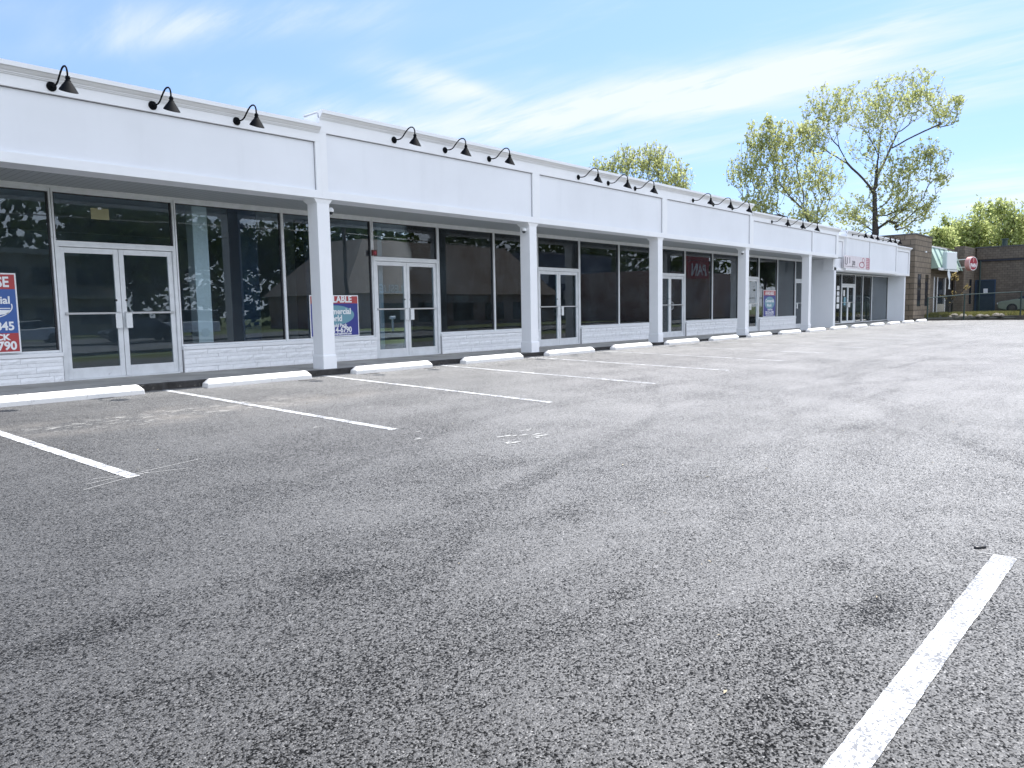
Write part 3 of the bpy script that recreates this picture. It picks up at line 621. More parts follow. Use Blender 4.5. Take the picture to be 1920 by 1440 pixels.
# ------------------------------------------------------------------ dome cameras
def domecam(loc, label, sgn):
    r = thing('security_camera', loc, label, 'security camera', 'dome cameras on the columns')
    part(MB().box(-.05, .05, -.05, .05, .02, .085) if False else MB().lathe([(.052, .0), (.058, .02), (.055, .05), (.03, .075)], (sgn*.02, -.0, 0), 16), 'housing', 'gutter_white', r, smooth=False)
    part(MB().lathe([(.01, -.045), (.032, -.035), (.044, -.01), (.046, 0)], (sgn*.02, 0, 0), 16), 'dome', 'dark_glass', r, smooth=True)
    part(MB().box(min(0, -sgn*.07), max(0, -sgn*.07), -.02, .02, .02, .06), 'bracket', 'gutter_white', r)
domecam((7.69+.36, YF+.16, 2.86), 'small white dome camera on the right side of the nearest column', 1)
domecam((13.37-.06, YF+.12, 2.86), 'small white dome camera on the left side of the second column', -1)
domecam((24.87-.06, YF+.12, 2.86), 'small white dome camera on the left side of the fourth column', -1)
# ------------------------------------------------------------------ signs
def avail(name, x0, x1, z0, z1, y, label, style):
    r = thing(name, (x0, y, z0), label, 'sign'); W_, H_ = x1-x0, z1-z0; tk = .008
    part(MB().box(0, W_, 0, tk, 0, H_), 'board', 'sign_white', r)
    bo = .02; zr = H_*.80
    if style == 'red_foot':
        part(MB().box(bo, W_-bo, -.002, -.0002, H_*.25, zr), 'blue_field', 'sign_blue_light', r); part(MB().box(bo, W_-bo, -.002, -.0002, zr, H_-bo), 'red_band', 'sign_red', r)
        part(MB().box(bo, W_-bo, -.002, -.0002, bo, H_*.25), 'red_band', 'sign_red', r)
        text('lettering', 'FOR LEASE', .205, 'sign_white', r, (W_-bo-.075, -.004, zr+.035), FRONT, .006, .82, 'RIGHT')
        text('lettering', 'commercial', .15, 'sign_white', r, (W_-bo-.075, -.004, H_*.62), FRONT, .004, 1.0, 'RIGHT')
        # curved emblem below the name
        e = MB(); n = 30
        for k in range(n):
            t0, t1 = -PI*.55+PI*.62*k/n, -PI*.55+PI*.62*(k+1)/n; cx, cz = W_-.36, H_*.585
            e.add([(cx+ra*math.cos(t), -.004, cz+rb*math.sin(t)) for (t, ra, rb) in ((t0, .29, .17), (t1, .29, .17), (t1, .275, .158), (t0, .275, .158))], [(0, 1, 2, 3)])
        e.box(W_-.45, W_-.10, -.004, -.003, H_*.555, H_*.565); e.add([(W_-.42, -.004, H_*.54), (W_-.10, -.004, H_*.54), (W_-.14, -.004, H_*.49), (W_-.30, -.004, H_*.475)], [(0, 3, 2, 1)])
        part(e, 'emblem', 'sign_white', r)
        text('lettering', '203-745-8845', .17, 'sign_white', r, (W_-bo-.045, -.004, H_*.29), FRONT, .005, .95, 'RIGHT')
        text('lettering', 'PECK', .12, 'sign_white', r, (W_-bo-.115, -.004, H_*.165), FRONT, .005, 1.1, 'RIGHT')
        text('lettering', '214-6790', .17, 'sign_white', r, (W_-bo-.035, -.004, .05), FRONT, .006, .95, 'RIGHT')
        return
    part(MB().box(bo, W_-bo, -.002, -.0002, bo, zr), 'blue_field', 'sign_blue', r); part(MB().box(bo, W_-bo, -.002, -.0002, zr, H_-bo), 'red_band', 'sign_red', r)
    cx, cz, ra, rb = W_*.5, H_*.52, W_*.40, H_*.235; n = 40
    part(MB().add([(cx+ra*math.cos(2*PI*k/n), -.0035, cz+rb*math.sin(2*PI*k/n)) for k in range(n)], [tuple(range(n))]), 'globe_emblem', 'globe_teal', r)
    k0 = W_/1.17
    text('lettering', 'AVAILABLE', .185*k0, 'sign_white', r, (W_*.5, -.005, zr+.025), FRONT, .006, .92)
    text('lettering', 'Commercial', .165*k0, 'sign_white', r, (W_*.5, -.006, H_*.545), FRONT, .005, .95)
    text('lettering', 'World', .165*k0, 'sign_white', r, (W_*.46, -.006, H_*.375), FRONT, .005, .95)
    text('lettering', 'Arnold Peck', .092*k0, 'sign_white', r, (W_*.54, -.005, H_*.235), FRONT, .003, 1.0)
    text('lettering', '203-214-6790', .158*k0, 'sign_white', r, (W_*.5, -.005, H_*.10), FRONT, .005, .88)
    text('lettering', 'www.thecommercialworld.com', .06*k0, 'sign_white', r, (W_*.52, -.005, H_*.045), FRONT, .002, .95)
avail('lease_sign', 2.45, 3.54, .585, 1.745, 12.80, 'blue lease sign with red top and foot at the window on the left edge', 'red_foot')
avail('lease_sign', 8.56, 9.74, .60, 1.44, 12.875, 'blue and red AVAILABLE sign with teal globe in the window behind the nearest column', 'g')
avail('lease_sign', 30.24, 31.5, .60, 1.70, 12.875, 'small looking AVAILABLE sign standing in the far window before the corner pier', 'g')
# papers taped to the glass
def paper(x, z, w_, h_, m, label, y=YG-.012):
    r = thing('paper_notice', (x, y, z), label, 'notice'); part(MB().box(0, w_, 0, .003, 0, h_), 'sheet', m, r)
    part(MB().box(w_*.4, w_*.6, -.002, -.0003, h_-.02, h_+.015), 'tape', 'paper_white', r)
paper(4.66, 2.62, .27, .175, 'paper_yellow', 'yellow paper taped in the transom above the nearest doors')
paper(15.05, 1.95, .26, .2, 'paper_cream', 'cream paper taped to the window left of the second column')
paper(39.15, 1.45, .22, .3, 'paper_white', 'white paper high on the glass door of the far shop')
paper(39.22, 1.0, .3, .4, 'globe_teal', 'pale blue paper on the glass door of the far shop')
for i, (z, h_) in enumerate([(1.75, .2), (1.48, .2), (1.15, .28), (.85, .22)]): paper(38.25, z, .35, h_, 'paper_white', 'white paper in the narrow far shop window beside the door, %s from the top' % ORD(i), y6-.012)
for o in [o for o in bpy.data.objects if o.name.startswith('paper_notice') and o.location.x > 38.5]: o.location.y = y6-.03
r = thing('fire_alarm', (10.16, YG-.06, 2.27), 'red alarm box on the mullion above the second doors', 'alarm'); part(MB().box(-.06, .06, -.05, 0, 0, .12), 'housing', 'red_device', r, bevel=.006); part(MB().lathe([(.04, -.052), (.03, -.065)], (0, 0, .06), 12, 'Y'), 'horn', 'sign_maroon', r)
r = thing('electrical_outlet', (6.2, 13.7, 1.55), 'dark socket box on the wall seen through the window right of the nearest doors', 'outlet'); part(MB().box(-.05, .05, -.02, 0, -.09, .09), 'plate', 'ink_black', r)
# faded banner on the far shop
r = thing('shop_banner', (35.75, 11.485, 2.70), 'faded pink banner with dark letters on the far shop fascia', 'banner')
part(MB().box(0, 3.75, 0, .008, 0, .57), 'banner_cloth', 'banner_pale', r)
part(MB().box(3.2, 3.73, -.004, -.001, .02, .55), 'striped_end', 'banner_rose', r)
q = MB()
for k in range(6): q.box(3.2, 3.6, -.007, -.0045, .06+.08*k, .085+.08*k)
part(q, 'stripe', 'banner_pale', r)
q = MB().box(.12, .2, -.004, -.001, .17, .5).box(.2, .4, -.004, -.001, .15, .19).box(.4, .47, -.004, -.001, .19, .48).box(.75, .82, -.004, -.001, .22, .5)
part(q, 'letter', 'ink_black', r)
text('lettering', 'pe', .42, 'ink_black', r, (1.35, -.004, .16), FRONT, .004, 1.0)
part(MB().box(.1, 1.9, -.004, -.001, .07, .09), 'underline', 'ink_black', r)
q = MB()
for (cx, cz, ra, rb) in [(2.55, .2, .42, .15), (2.75, .42, .2, .12)]:
    for k in range(26):
        t0, t1 = 2*PI*k/26, 2*PI*(k+1)/26
        q.add([(cx+a_*math.cos(t), -.004, cz+b_*math.sin(t)) for (t, a_, b_) in ((t0, ra, rb), (t1, ra, rb), (t1, ra*.72, rb*.7), (t0, ra*.72, rb*.7))], [(0, 1, 2, 3)])
part(q, 'ornament', 'banner_rose', r)
# lump of black rubber by the near line
r = thing('rubber_scrap', (4.92, .79, lotz(.79)), 'small black scrap of rubber lying by the near white line', 'scrap', rz=-.6)
part(MB().lathe([(.006, -.05), (.016, -.04), (.02, -.01), (.015, .0), (.021, .015), (.014, .045), (.004, .052)], (0, 0, .014), 10, 'X'), 'scrap_body', 'rubber', r, smooth=True).scale = (.8, .8, .5)
# ------------------------------------------------------------------ buildings at the far end
T = thing('block_building', (47.7, 11.45, 0), 'tall tan concrete block end of the neighbouring building with two slit windows', 'building')
x0, x1, yq = 47.75, 51.5, 11.45
w = MB()
def lx(v): return v-47.7
def wallf(mb, xa, xb, za, zb, holes, ya, yb):      # front wall with rectangular openings
    xs_ = sorted({xa, xb, *[h[0] for h in holes], *[h[1] for h in holes]}); zs = sorted({za, zb, *[h[2] for h in holes], *[h[3] for h in holes]})
    for i in range(len(xs_)-1):
        for j in range(len(zs)-1):
            cx, cz = (xs_[i]+xs_[i+1])/2, (zs[j]+zs[j+1])/2
            if not any(h[0] < cx < h[1] and h[2] < cz < h[3] for h in holes): mb.box(xs_[i], xs_[i+1], ya, yb, zs[j], zs[j+1])
slits = [(48.45-47.7, 49.25-47.7, .85, 2.72), (50.2-47.7, 51.0-47.7, .85, 2.72)]
wallf(w, lx(x0), lx(x1), -.1, 4.92, slits, 0, .3)
w.box(lx(x0), lx(x0)+.3, .3, 14, -.1, 4.92); w.box(lx(x1)-.3, lx(x1), .3, 14, -.1, 4.92); w.box(lx(x0), lx(x1), 14, 14.3, -.1, 4.92)
part(w, 'wall', 'tan_block', T)
part(MB().box(lx(x0)-.05, lx(x1)+.05, -.05, 14.35, 4.922, 4.99), 'roof', 'roof_dark', T)
for s in slits: part(MB().box(s[0], s[1], .02, .06, s[2], s[3]), 'window', 'dark_glass', T)
part(MB().box(2.2, 2.45, -.06, 0, 4.0, 4.08), 'vent_hood', 'gutter_white', T)
# recessed shop with green awning and long brown wall
Q = thing('brown_building', (51.5, 11.6, 0), 'low brown brick building with green awning, dark shopfront and long blank side wall', 'building')
def qx(v): return v-51.5
w = MB(); holes = [(qx(53.0), qx(53.75), .3, 2.6), (qx(53.95), qx(56.0), .95, 2.6), (qx(56.3), qx(61.0), .3, 2.6)]
wallf(w, 0, qx(61.6), -.1, 4.55, holes, 0, .25)
w.box(qx(58.4), qx(62.0), -.6, 0, -.1, 4.78)
part(w, 'wall', 'brown_brick', Q)
w = MB(); yy0, yy1 = -8.2, -.6
w.box(qx(62.0), qx(62.3), yy0, yy1, -.1, 4.78); w.box(qx(61.86), qx(62.0), yy0, yy1-.1, 3.98, 4.78); part(w, 'side_wall', 'brown_brick', Q)
part(MB().box(qx(61.8), qx(62.4), yy0, yy1, 4.782, 4.86), 'coping', 'roof_dark', Q)
part(MB().box(qx(61.9), qx(62.0), yy0, -.85, 3.84, 3.978), 'shadow_band', 'ink_black', Q)  # black strip standing in for the shadow under the projecting upper wall
part(MB().box(qx(62.3), qx(75), yy0, 12, 4.4, 4.5).box(qx(62.3), qx(75), yy0, yy0+.3, -.1, 4.38), 'roof', 'roof_dark', Q)
part(MB().box(qx(53.95), qx(56.0), -.02, .025, .3, .95), 'stall_riser', 'beige_panel', Q)
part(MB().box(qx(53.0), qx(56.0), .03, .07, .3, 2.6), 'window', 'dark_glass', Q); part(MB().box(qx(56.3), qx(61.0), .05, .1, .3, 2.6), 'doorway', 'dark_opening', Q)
for xx in (52.95, 53.8, 55.95, 61.0): part(MB().box(qx(xx), qx(xx)+.14, -.03, .02, .3, 2.65), 'window_frame', 'gutter_white', Q)
a0, a1 = qx(51.6), qx(60.8)
part(MB().prism([(-.55, 3.12), (-.02, 4.42), (0, 4.42), (0, 3.12)], a0, a1), 'awning', 'green_awning', Q)
part(MB().box(a0, qx(56.6), -.60, -.52, 3.0, 3.16).box(a0, qx(56), -.06, .02, 4.43, 4.5), 'awning_gutter', 'gutter_white', Q)
part(MB().box(qx(55.5), qx(58.3), .3, .4, 3.6, 4.66), 'parapet_panel', 'beige_panel', Q)
dd = part(MB().box(qx(61.93), qx(61.97), 9.78-11.6, 10.85-11.6, .35, 2.5), 'door', 'blue_door', Q)
part(MB().box(qx(61.9), qx(61.925), 10.16-11.6, 10.42-11.6, 1.65, 1.95), 'door_notice', 'paper_white', dd)
part(MB().box(qx(61.90), qx(61.99), 9.70-11.6, 9.77-11.6, .35, 2.57).box(qx(61.90), qx(61.99), 10.86-11.6, 10.93-11.6, .35, 2.57).box(qx(61.90), qx(61.99), 9.77-11.6, 10.86-11.6, 2.51, 2.57), 'door_frame', 'blue_post', dd)
part(MB().box(qx(60.3), qx(60.8), -.64, -.602, .9, 2.6), 'window', 'dark_glass', Q)
part(MB().lathe([(.16, 4.5), (.16, 5.3), (.22, 5.32), (.22, 5.4)], (qx(62.8), -2.2, 0), 12), 'roof_vent', 'fence_green', Q)
part(MB().tube([(qx(61.85), -.95, .3), (qx(61.85), -.95, 3.9)], .05, 6), 'downpipe', 'fence_green', Q)
# sign cabinet and round sign beside it
r = thing('sign_cabinet', (53.2, 10.8, 3.05), 'pale blank sign box in front of the green awning', 'sign box', rz=-.3)
part(MB().box(-.6, .55, -.14, .14, 0, 1.08), 'cabinet', 'cabinet_pale', r, bevel=.03); part(MB().box(-.55, .5, -.146, -.141, .05, 1.03), 'face', 'gutter_white', r)
part(MB().tube([(0, .1, .3), (.2, .9, .3)], .03, 6).tube([(0, .1, .8), (.2, .9, .8)], .03, 6), 'support_arm', 'steel', r)
r = thing('torn_tarp', (52.45, 10.7, 3.0), 'torn white plastic strip hanging below the pale sign box', 'torn banner')
b = MB(); random.seed(4); n = 12
vs = []
for i in range(n+1):
    t = i/n; hw = .05+.10*math.sin(min(t*1.6, 1)*PI/2)-(.13*max(0, t-.75)/.25); cx = .02+.22*t+.03*math.sin(5*t)
    vs += [(cx-hw, .05*math.sin(7*t), .1-1.25*t), (cx, -.06+.03*math.cos(9*t), .1-1.25*t-.02), (cx+hw, .04*math.sin(5*t+1), .1-1.25*t)]
b.add(vs, [(3*i+j, 3*i+j+1, 3*i+j+4, 3*i+j+3) for i in range(n) for j in range(2)]); part(b, 'strip', 'tarp_white', r)
r = thing('round_sign', (57.0, 10.35, 3.52), 'red round drum sign with white lettering beside the pale sign box', 'sign', rz=-.38)
part(MB().lathe([(.44, .15), (.45, .14), (.45, -.14), (.44, -.15)], (0, 0, 0), 36, 'Y'), 'drum', 'sign_pink', r)
part(MB().lathe([(.44, -.152), (.44, -.156)], (0, 0, 0), 36, 'Y'), 'rim', 'sign_white', r); part(MB().lathe([(.40, -.157), (.40, -.160)], (0, 0, 0), 36, 'Y'), 'face', 'sign_maroon', r)
text('lettering', 'PAN', .34, 'sign_white', r, (0, -.163, -.23), FRONT, .012, .95)
part(MB().prism([(-.06, .37), (.06, .37), (.04, .13), (0, .08), (-.04, .13)], -.166, -.162, 'Y'), 'emblem', 'sign_pink', r)
part(MB().tube([(0, .2, .3), (-.1, 1.3, .3)], .03, 6).tube([(0, .2, -.2), (-.1, 1.3, -.2)], .03, 6), 'support_arm', 'gutter_white', r)
# ------------------------------------------------------------------ planting bed, rocks, weeds and fence at the lot's far edge
off_ = [(x+.0, y) for x, y in EDGE]
b = MB()
pts = [(47.6, 11.35), (50.0, 11.15), (52.7, 9.86), (56.1, 7.72), (58.6, 3.6), (61.2, -3.4)]
for i in range(len(pts)-1):
    (xa, ya), (xb, yb) = pts[i], pts[i+1]
    b.add([(xa, ya, -.5), (xb, yb, -.5), (xb, yb, .16), (xa, ya, .16), (xa+.25, ya+.3, .16), (xb+.25, yb+.3, .16), (xb+.25, yb+.3, -.2), (xa+.25, ya+.3, -.2)], [(0, 1, 2, 3), (3, 2, 5, 4), (4, 5, 6, 7)])
tag(b.build('bed_kerb', 'kerb'), kind='structure')
b = MB(); b.add([(x+.25, y+.3, .12) for x, y in pts] + [(62.5, -3.4, .3), (62.5, 11.8, .34), (47.6, 11.8, .34)], [tuple(range(len(pts)+2))]); tag(b.build('planting_bed', 'soil'), kind='structure')
random.seed(21)
for k in range(14):
    t = random.random()**.8; px, py = 50.4+t*5, 11.2-t*3.6+random.uniform(.2, .8); s = random.uniform(.12, .3)
    rb = MB(); vs = []; n = 7
    for j, (zz, rr) in enumerate([(-.1, .8), (.15, 1), (.45, .75), (.6, .3)]):
        for i in range(n): tt = 2*PI*i/n; q = rr*s*random.uniform(.75, 1.15); vs.append((q*math.cos(tt)*1.3, q*math.sin(tt), zz*s*1.3))
    rb.add(vs, [(j*n+i, j*n+(i+1) % n, (j+1)*n+(i+1) % n, (j+1)*n+i) for j in range(3) for i in range(n)] + [tuple(range(3*n, 4*n))])
    o = rb.build('rock', 'rock'); o.location = (px, py, .13); tag(o, 'rough pale rock lying in the planting bed behind the chain fence', 'rock', 'rocks in the planting bed')
def blades(name, region, n, h, m, w_=.02):
    b = MB()
    for _ in range(n):
        x, y, z = region(); a = random.uniform(0, 2*PI); hh = h*random.uniform(.4, 1.2); dx, dy = math.cos(a)*w_, math.sin(a)*w_; lx_, ly_ = random.uniform(-.3, .3)*hh, random.uniform(-.3, .3)*hh
        b.add([(x-dx, y-dy, z), (x+dx, y+dy, z), (x+lx_, y+ly_, z+hh)], [(0, 1, 2)])
    return b.build(name, m)
def edge_at(t):          # along the kerb of the bed
    t = t*3.999; i = int(t); f = t-i; (xa, ya), (xb, yb) = pts[i+1], pts[i+2] if i+2 < len(pts) else pts[i+1]
    return xa+(xb-xa)*f, ya+(yb-ya)*f
def reg():
    t = random.random(); x, y = edge_at(t*.9); return x+random.uniform(.15, .9), y+random.uniform(.15, .8), .12+random.uniform(0, .05)
tag(blades('weeds', reg, 9000, .28, 'weed_leaf', .022), 'green and straw-coloured weeds growing along the planting bed', 'weeds', kind='stuff')
def reg2():
    t = random.random(); x, y = edge_at(t*.9); return min(x+random.uniform(.7, 4.2), 61.8), min(y+random.uniform(.3, 2.), 11.5), .22
tag(blades('grass', reg2, 9000, .22, 'weed_leaf', .02), 'rough grass growing in front of the brown building', 'grass', kind='stuff')
# fence: posts and rails (a thing)
Fn = thing('chain_fence', (0, 0, 0), 'dark green chain link fence along the far edge of the lot', 'fence')
fp = [(49.2, 11.05, .02), (52.5, 9.80, -.04), (56.4, 7.45, -.1), (58.0, 4.6, -.2), (59.6, 1.0, -.3), (61, -2.9, -.4)]
def ftop(i): return [1.32, 1.50, 1.62, 1.64, 1.66, 1.68][i]
for i, (x, y, z) in enumerate(fp): part(MB().tube([(x, y, z-.1), (x, y, ftop(i)+.04)], .045, 8), 'fence_post', 'fence_green', Fn)
part(MB().tube([(x, y, ftop(i)) for i, (x, y, z) in enumerate(fp)], .03, 6), 'top_rail', 'steel' if False else 'fence_green', Fn)
part(MB().tube([(x, y, z+.12) for i, (x, y, z) in enumerate(fp)], .012, 5), 'bottom_wire', 'fence_green', Fn)
b = MB()
for i in range(3):
    (xa, ya, za), (xb, yb, zb) = fp[i], fp[i+1]; Ld = math.hypot(xb-xa, yb-ya); nn = int(Ld/.16)
    for k in range(nn):
        for dr in (-1, 1):
            t0 = k/nn; t1 = min(max(t0+dr*1.3/Ld, 0), 1); fr = abs(t1-t0)*Ld/1.3
            p0 = Vector((xa+(xb-xa)*t0, ya+(yb-ya)*t0, za+.1)); p1 = Vector((xa+(xb-xa)*t1, ya+(yb-ya)*t1, za+.1+1.3*fr)); b.tube([p0, p1], .0035, 3, False)
part(b, 'chain_mesh', 'fence_green', Fn)
# ------------------------------------------------------------------ cars
def make_car(name, loc, rz, paint, label, kindv='car'):
    r = thing(name, loc, label, 'car' if kindv == 'car' else 'van', rz=rz)
    if kindv == 'car':
        prof = [(-2.2, .32), (-2.25, .6), (-2.15, .78), (-1.3, .93), (-1.15, .95), (1.35, .98), (2.05, .9), (2.22, .7), (2.22, .35), (1.75, .22), (-1.8, .22)]
        cab = [(-1.1, .95), (-.45, 1.40), (.6, 1.44), (1.5, .98)]
    else:
        prof = [(-2.5, .35), (-2.55, .75), (-2.2, 1.05), (-1.75, 1.15), (2.5, 1.15), (2.5, .35)]
        cab = [(-1.75, 1.15), (-1.2, 1.95), (2.45, 2.0), (2.5, 1.15)]
    def loft(pr, w0, w1, z0, z1):
        b = MB(); n = len(pr); 
        def ww(z): return w0+(w1-w0)*max(0, min(1, (z-z0)/(z1-z0)))
        vs = [(x, -ww(z), z) for x, z in pr] + [(x, ww(z), z) for x, z in pr]
        b.add(vs, [tuple(range(n)), tuple(range(n, 2*n))[::-1]] + [(i, n+i, n+(i+1) % n, (i+1) % n) for i in range(n)]); return b
    body = part(loft(prof, .86, .84, .3, 1.), 'body', paint, r, bevel=.06)
    cb = part(loft(cab, .80, .62 if kindv == 'car' else .8, .95, 1.44), 'cabin', 'dark_glass', r, bevel=.03)
    top = max(z for x, z in cab); xs_ = [x for x, z in cab if z > top-.1]
    part(MB().box(min(xs_)-.05, max(xs_)+.05, -.63 if kindv == 'car' else -.81, .63 if kindv == 'car' else .81, top-.02, top+.025), 'roof', paint, r, bevel=.02)
    for sx in (-1.4, 1.35):
        for sy in (-1, 1):
            w_ = part(MB().lathe([(.2, -.1), (.31, -.09), (.33, -.05), (.33, .05), (.31, .09), (.2, .1)], (sx, sy*.78, .33), 20, 'Y'), 'wheel', 'tyre', r)
            part(MB().lathe([(.19, .0), (.17, sy*.02), (.05, sy*.03)], (sx, sy*.885, .33), 14, 'Y'), 'rim', 'kerb', w_)
    for sy in (-.6, .6): part(MB().box(-2.27, -2.2, sy-.16, sy+.16, .6, .72), 'headlight', 'headlight', r, bevel=.01)
    return r
pc = atd(1873, 590, 51.3)
make_car('parked_car', (60.75, pc.y-2.2, .24), -PI/2+.03, 'car_paint_pale', 'old pale green car parked behind the fence at the right edge')
# ------------------------------------------------------------------ trees
def grow(name, loc, trunk, limbs, blobs, ntar, label, leafm, nleaf=7, lsize=.12, seed=1, group=None, r0=None, tw=.55, spread=.35, minr=.012, sub=2):
    """trunk/limbs: polylines of points (world). blobs: ellipsoids (centre, radii, weight) of the crown. Twigs grow from the nearest wood to points spread through the crown."""
    rnd = random.Random(seed); root = thing(name, loc, label, 'tree', group); L0 = Vector(loc)
    nodes = []; par = []
    def addline(pts, parent=None, step=.6):
        prev = parent
        for i in range(len(pts)):
            if i == 0 and parent is None: nodes.append(pts[0]); par.append(-1); prev = len(nodes)-1; continue
            a = nodes[prev]; c = pts[i]; n = max(1, int((c-a).length/step)); st = a.copy()
            for k in range(1, n+1):
                q = st + (c-st)*(k/n) + (Vector((rnd.uniform(-1, 1), rnd.uniform(-1, 1), rnd.uniform(-1, 1)))*.06*step if k < n else Vector()); nodes.append(q); par.append(prev); prev = len(nodes)-1
    addline(trunk)
    for lm in limbs:
        best = min(range(len(nodes)), key=lambda i: (nodes[i]-lm[0]).length); addline(lm, best)
    tars = []; wts = [b_[2] for b_ in blobs]
    for _ in range(ntar):
        c, rd, _w = rnd.choices(blobs, wts)[0]
        while True:
            q = Vector((rnd.uniform(-1, 1), rnd.uniform(-1, 1), rnd.uniform(-1, 1)))
            if q.length <= 1: break
        q = q*(.35+.65*q.length) if q.length > 0 else q
        tars.append(c + Vector((q.x*rd[0], q.y*rd[1], q.z*rd[2])))
    base = trunk[-1]; tars.sort(key=lambda q: (q-base).length)
    N = np.array([list(q) for q in nodes]); cap = len(nodes)+ntar*6; A = np.zeros((cap, 3)); A[:len(nodes)] = N; cnt = len(nodes); tips = []; nt0 = max(1, int(len(trunk)))
    zmin = trunk[0].z + (trunk[-1].z-trunk[0].z)*.55
    for q in tars:
        d = A[:cnt]-np.array(q); dist = np.sqrt((d*d).sum(1)) + np.where(A[:cnt, 2] < zmin, 50, 0) + np.maximum(0, A[:cnt, 2]-q.z+.5)*1.3
        i = int(dist.argmin()); a = Vector(A[i]); ln = (q-a).length; n = max(1, min(5, int(ln/.55))); prev = i
        side = Vector((rnd.uniform(-1, 1), rnd.uniform(-1, 1), rnd.uniform(-.4, .6)))*ln*.05
        for k in range(1, n+1):
            t = k/n; pnt = a.lerp(q, t) + side*math.sin(t*PI) ; nodes.append(pnt); par.append(prev); A[cnt] = pnt; prev = cnt; cnt += 1
        tips.append(prev)
    load = [0]*len(nodes)
    for t in tips: load[t] += 1
    for i in range(len(nodes)-1, 0, -1):
        if par[i] >= 0: load[par[i]] += load[i]
    tot = load[0]; R0 = r0
    rad = [max(minr, R0*(max(l, 1)/tot)**.62) for l in load]
    wb = MB()
    for i in range(1, len(nodes)):
        j = par[i]
        if j < 0: continue
        rj = min(rad[j], rad[i]*1.5); n = 6 if rad[i] > .08 else 4 if rad[i] > .03 else 3
        wb.tube([nodes[j]-L0, nodes[i]-L0], [rj, rad[i]], n, False)
    part(wb, 'trunk', 'bark', root)
    vs = []; fs = []
    def leaf(c, s):
        a = Vector((rnd.gauss(0, 1), rnd.gauss(0, 1), rnd.gauss(0, 1))).normalized(); b_ = a.cross(Vector((rnd.gauss(0, 1), rnd.gauss(0, 1), rnd.gauss(0, 1)))).normalized()*s*.42; a *= s*.6
        o = len(vs); vs.extend([tuple(c-a), tuple(c+b_-a*.1), tuple(c+a), tuple(c-b_-a*.1)]); fs.append((o, o+1, o+2, o+3))
    for t in tips:
        c = nodes[t]-L0; pr = nodes[par[t]]-L0; m = max(2, int(rnd.gauss(nleaf, nleaf*.4)))
        for _ in range(m):
            q = c.lerp(pr, rnd.random()**1.5*.9) + Vector((rnd.gauss(0, 1), rnd.gauss(0, 1), rnd.gauss(0, 1)))*spread*.55; leaf(q, lsize*rnd.uniform(.6, 1.35))
    me = MB(); me.v = vs; me.f = fs; part(me, 'crown', leafm, root)
    return root
def P2(d, *uv): return [atd(u, v, d+dd) for (u, v, dd) in uv]
# large tree: limbs follow the real tree's forks
d = 60; px = d/FPX
base = atd(1641, 590, d); base.z = 0
tr = [base, atd(1641, 470, d), atd(1641, 400, d), atd(1640, 362, d)]
limbs = [P2(d, (1636, 358, 0), (1618, 335, -.5), (1588, 305, -1), (1574, 278, -1.6), (1566, 235, -2), (1552, 205, -2.5), (1540, 180, -2.5)),
         P2(d, (1585, 305, -1), (1560, 290, -2), (1530, 268, -3), (1512, 260, -3.2)),
         P2(d, (1573, 275, -1.6), (1552, 254, -1), (1525, 240, 0)),
         P2(d, (1641, 352, 0), (1644, 320, .5), (1648, 285, .8), (1652, 250, 1), (1655, 225, 1.5), (1648, 190, 2), (1640, 160, 2)),
         P2(d, (1658, 232, 1), (1672, 208, .2), (1682, 180, 0), (1690, 150, 0), (1722, 128, 0)),
         P2(d, (1645, 330, .5), (1660, 300, 1.5), (1678, 260, 2.2), (1690, 235, 2.6), (1705, 205, 3), (1712, 165, 3)),
         P2(d, (1690, 245, 2.5), (1718, 222, 2.5), (1745, 195, 2.8), (1760, 160, 3)),
         P2(d, (1672, 278, 2), (1700, 262, 1.5), (1735, 245, 1), (1765, 232, .5)),
         P2(d, (1730, 222, 2.5), (1770, 200, 2), (1800, 180, 1.5), (1806, 178, 1.5)),
         P2(d, (1648, 295, .8), (1632, 262, -.6), (1612, 232, -1.5), (1600, 210, -2), (1592, 185, -2)),
         P2(d, (1645, 350, 0), (1670, 325, -1), (1700, 318, -2), (1740, 335, -2), (1760, 335, -2)),
         P2(d, (1700, 318, -1), (1730, 290, -1), (1765, 285, -1), (1775, 290, -1)),
         P2(d, (1641, 432, 0), (1665, 415, -1), (1692, 395, -1), (1720, 380, -1)), P2(d, (1641, 436, 0), (1610, 415, 1), (1585, 398, 1)), P2(d, (1675, 410, -1), (1710, 415, -2), (1740, 410, -2)),
         P2(d, (1640, 392, 0), (1612, 375, 2), (1590, 360, 3)), P2(d, (1641, 395, 0), (1675, 370, -2), (1705, 350, -3))]
def bl(d, u, v, ru, rv, w_=1, dd=0, ry=None): return (atd(u, v, d+dd), (ru*d/FPX, (ry if ry else (ru+rv)/2)*d/FPX, rv*d/FPX), w_)
blC = [bl(d, 1545, 210, 38, 55, 1.6, -1.5), bl(d, 1590, 190, 30, 40, .8, -1), bl(d, 1660, 190, 45, 55, 1.8, 1), bl(d, 1720, 175, 50, 50, 1.8, 1.5), bl(d, 1770, 210, 36, 30, .8, 1.5), bl(d, 1740, 290, 48, 32, 1.2, 0),
       bl(d, 1680, 330, 55, 45, 1.6, 0), bl(d, 1700, 390, 55, 45, 1.8, 0), bl(d, 1600, 400, 60, 42, 1.5, 1), bl(d, 1640, 265, 60, 50, .9, 0), bl(d, 1530, 265, 30, 28, .6, -2), bl(d, 1630, 215, 40, 40, .6, 0), bl(d, 1715, 445, 50, 22, .4), bl(d, 1798, 186, 18, 12, .25, 1.5), bl(d, 1762, 330, 30, 20, .45), bl(d, 1740, 385, 26, 30, .4)]
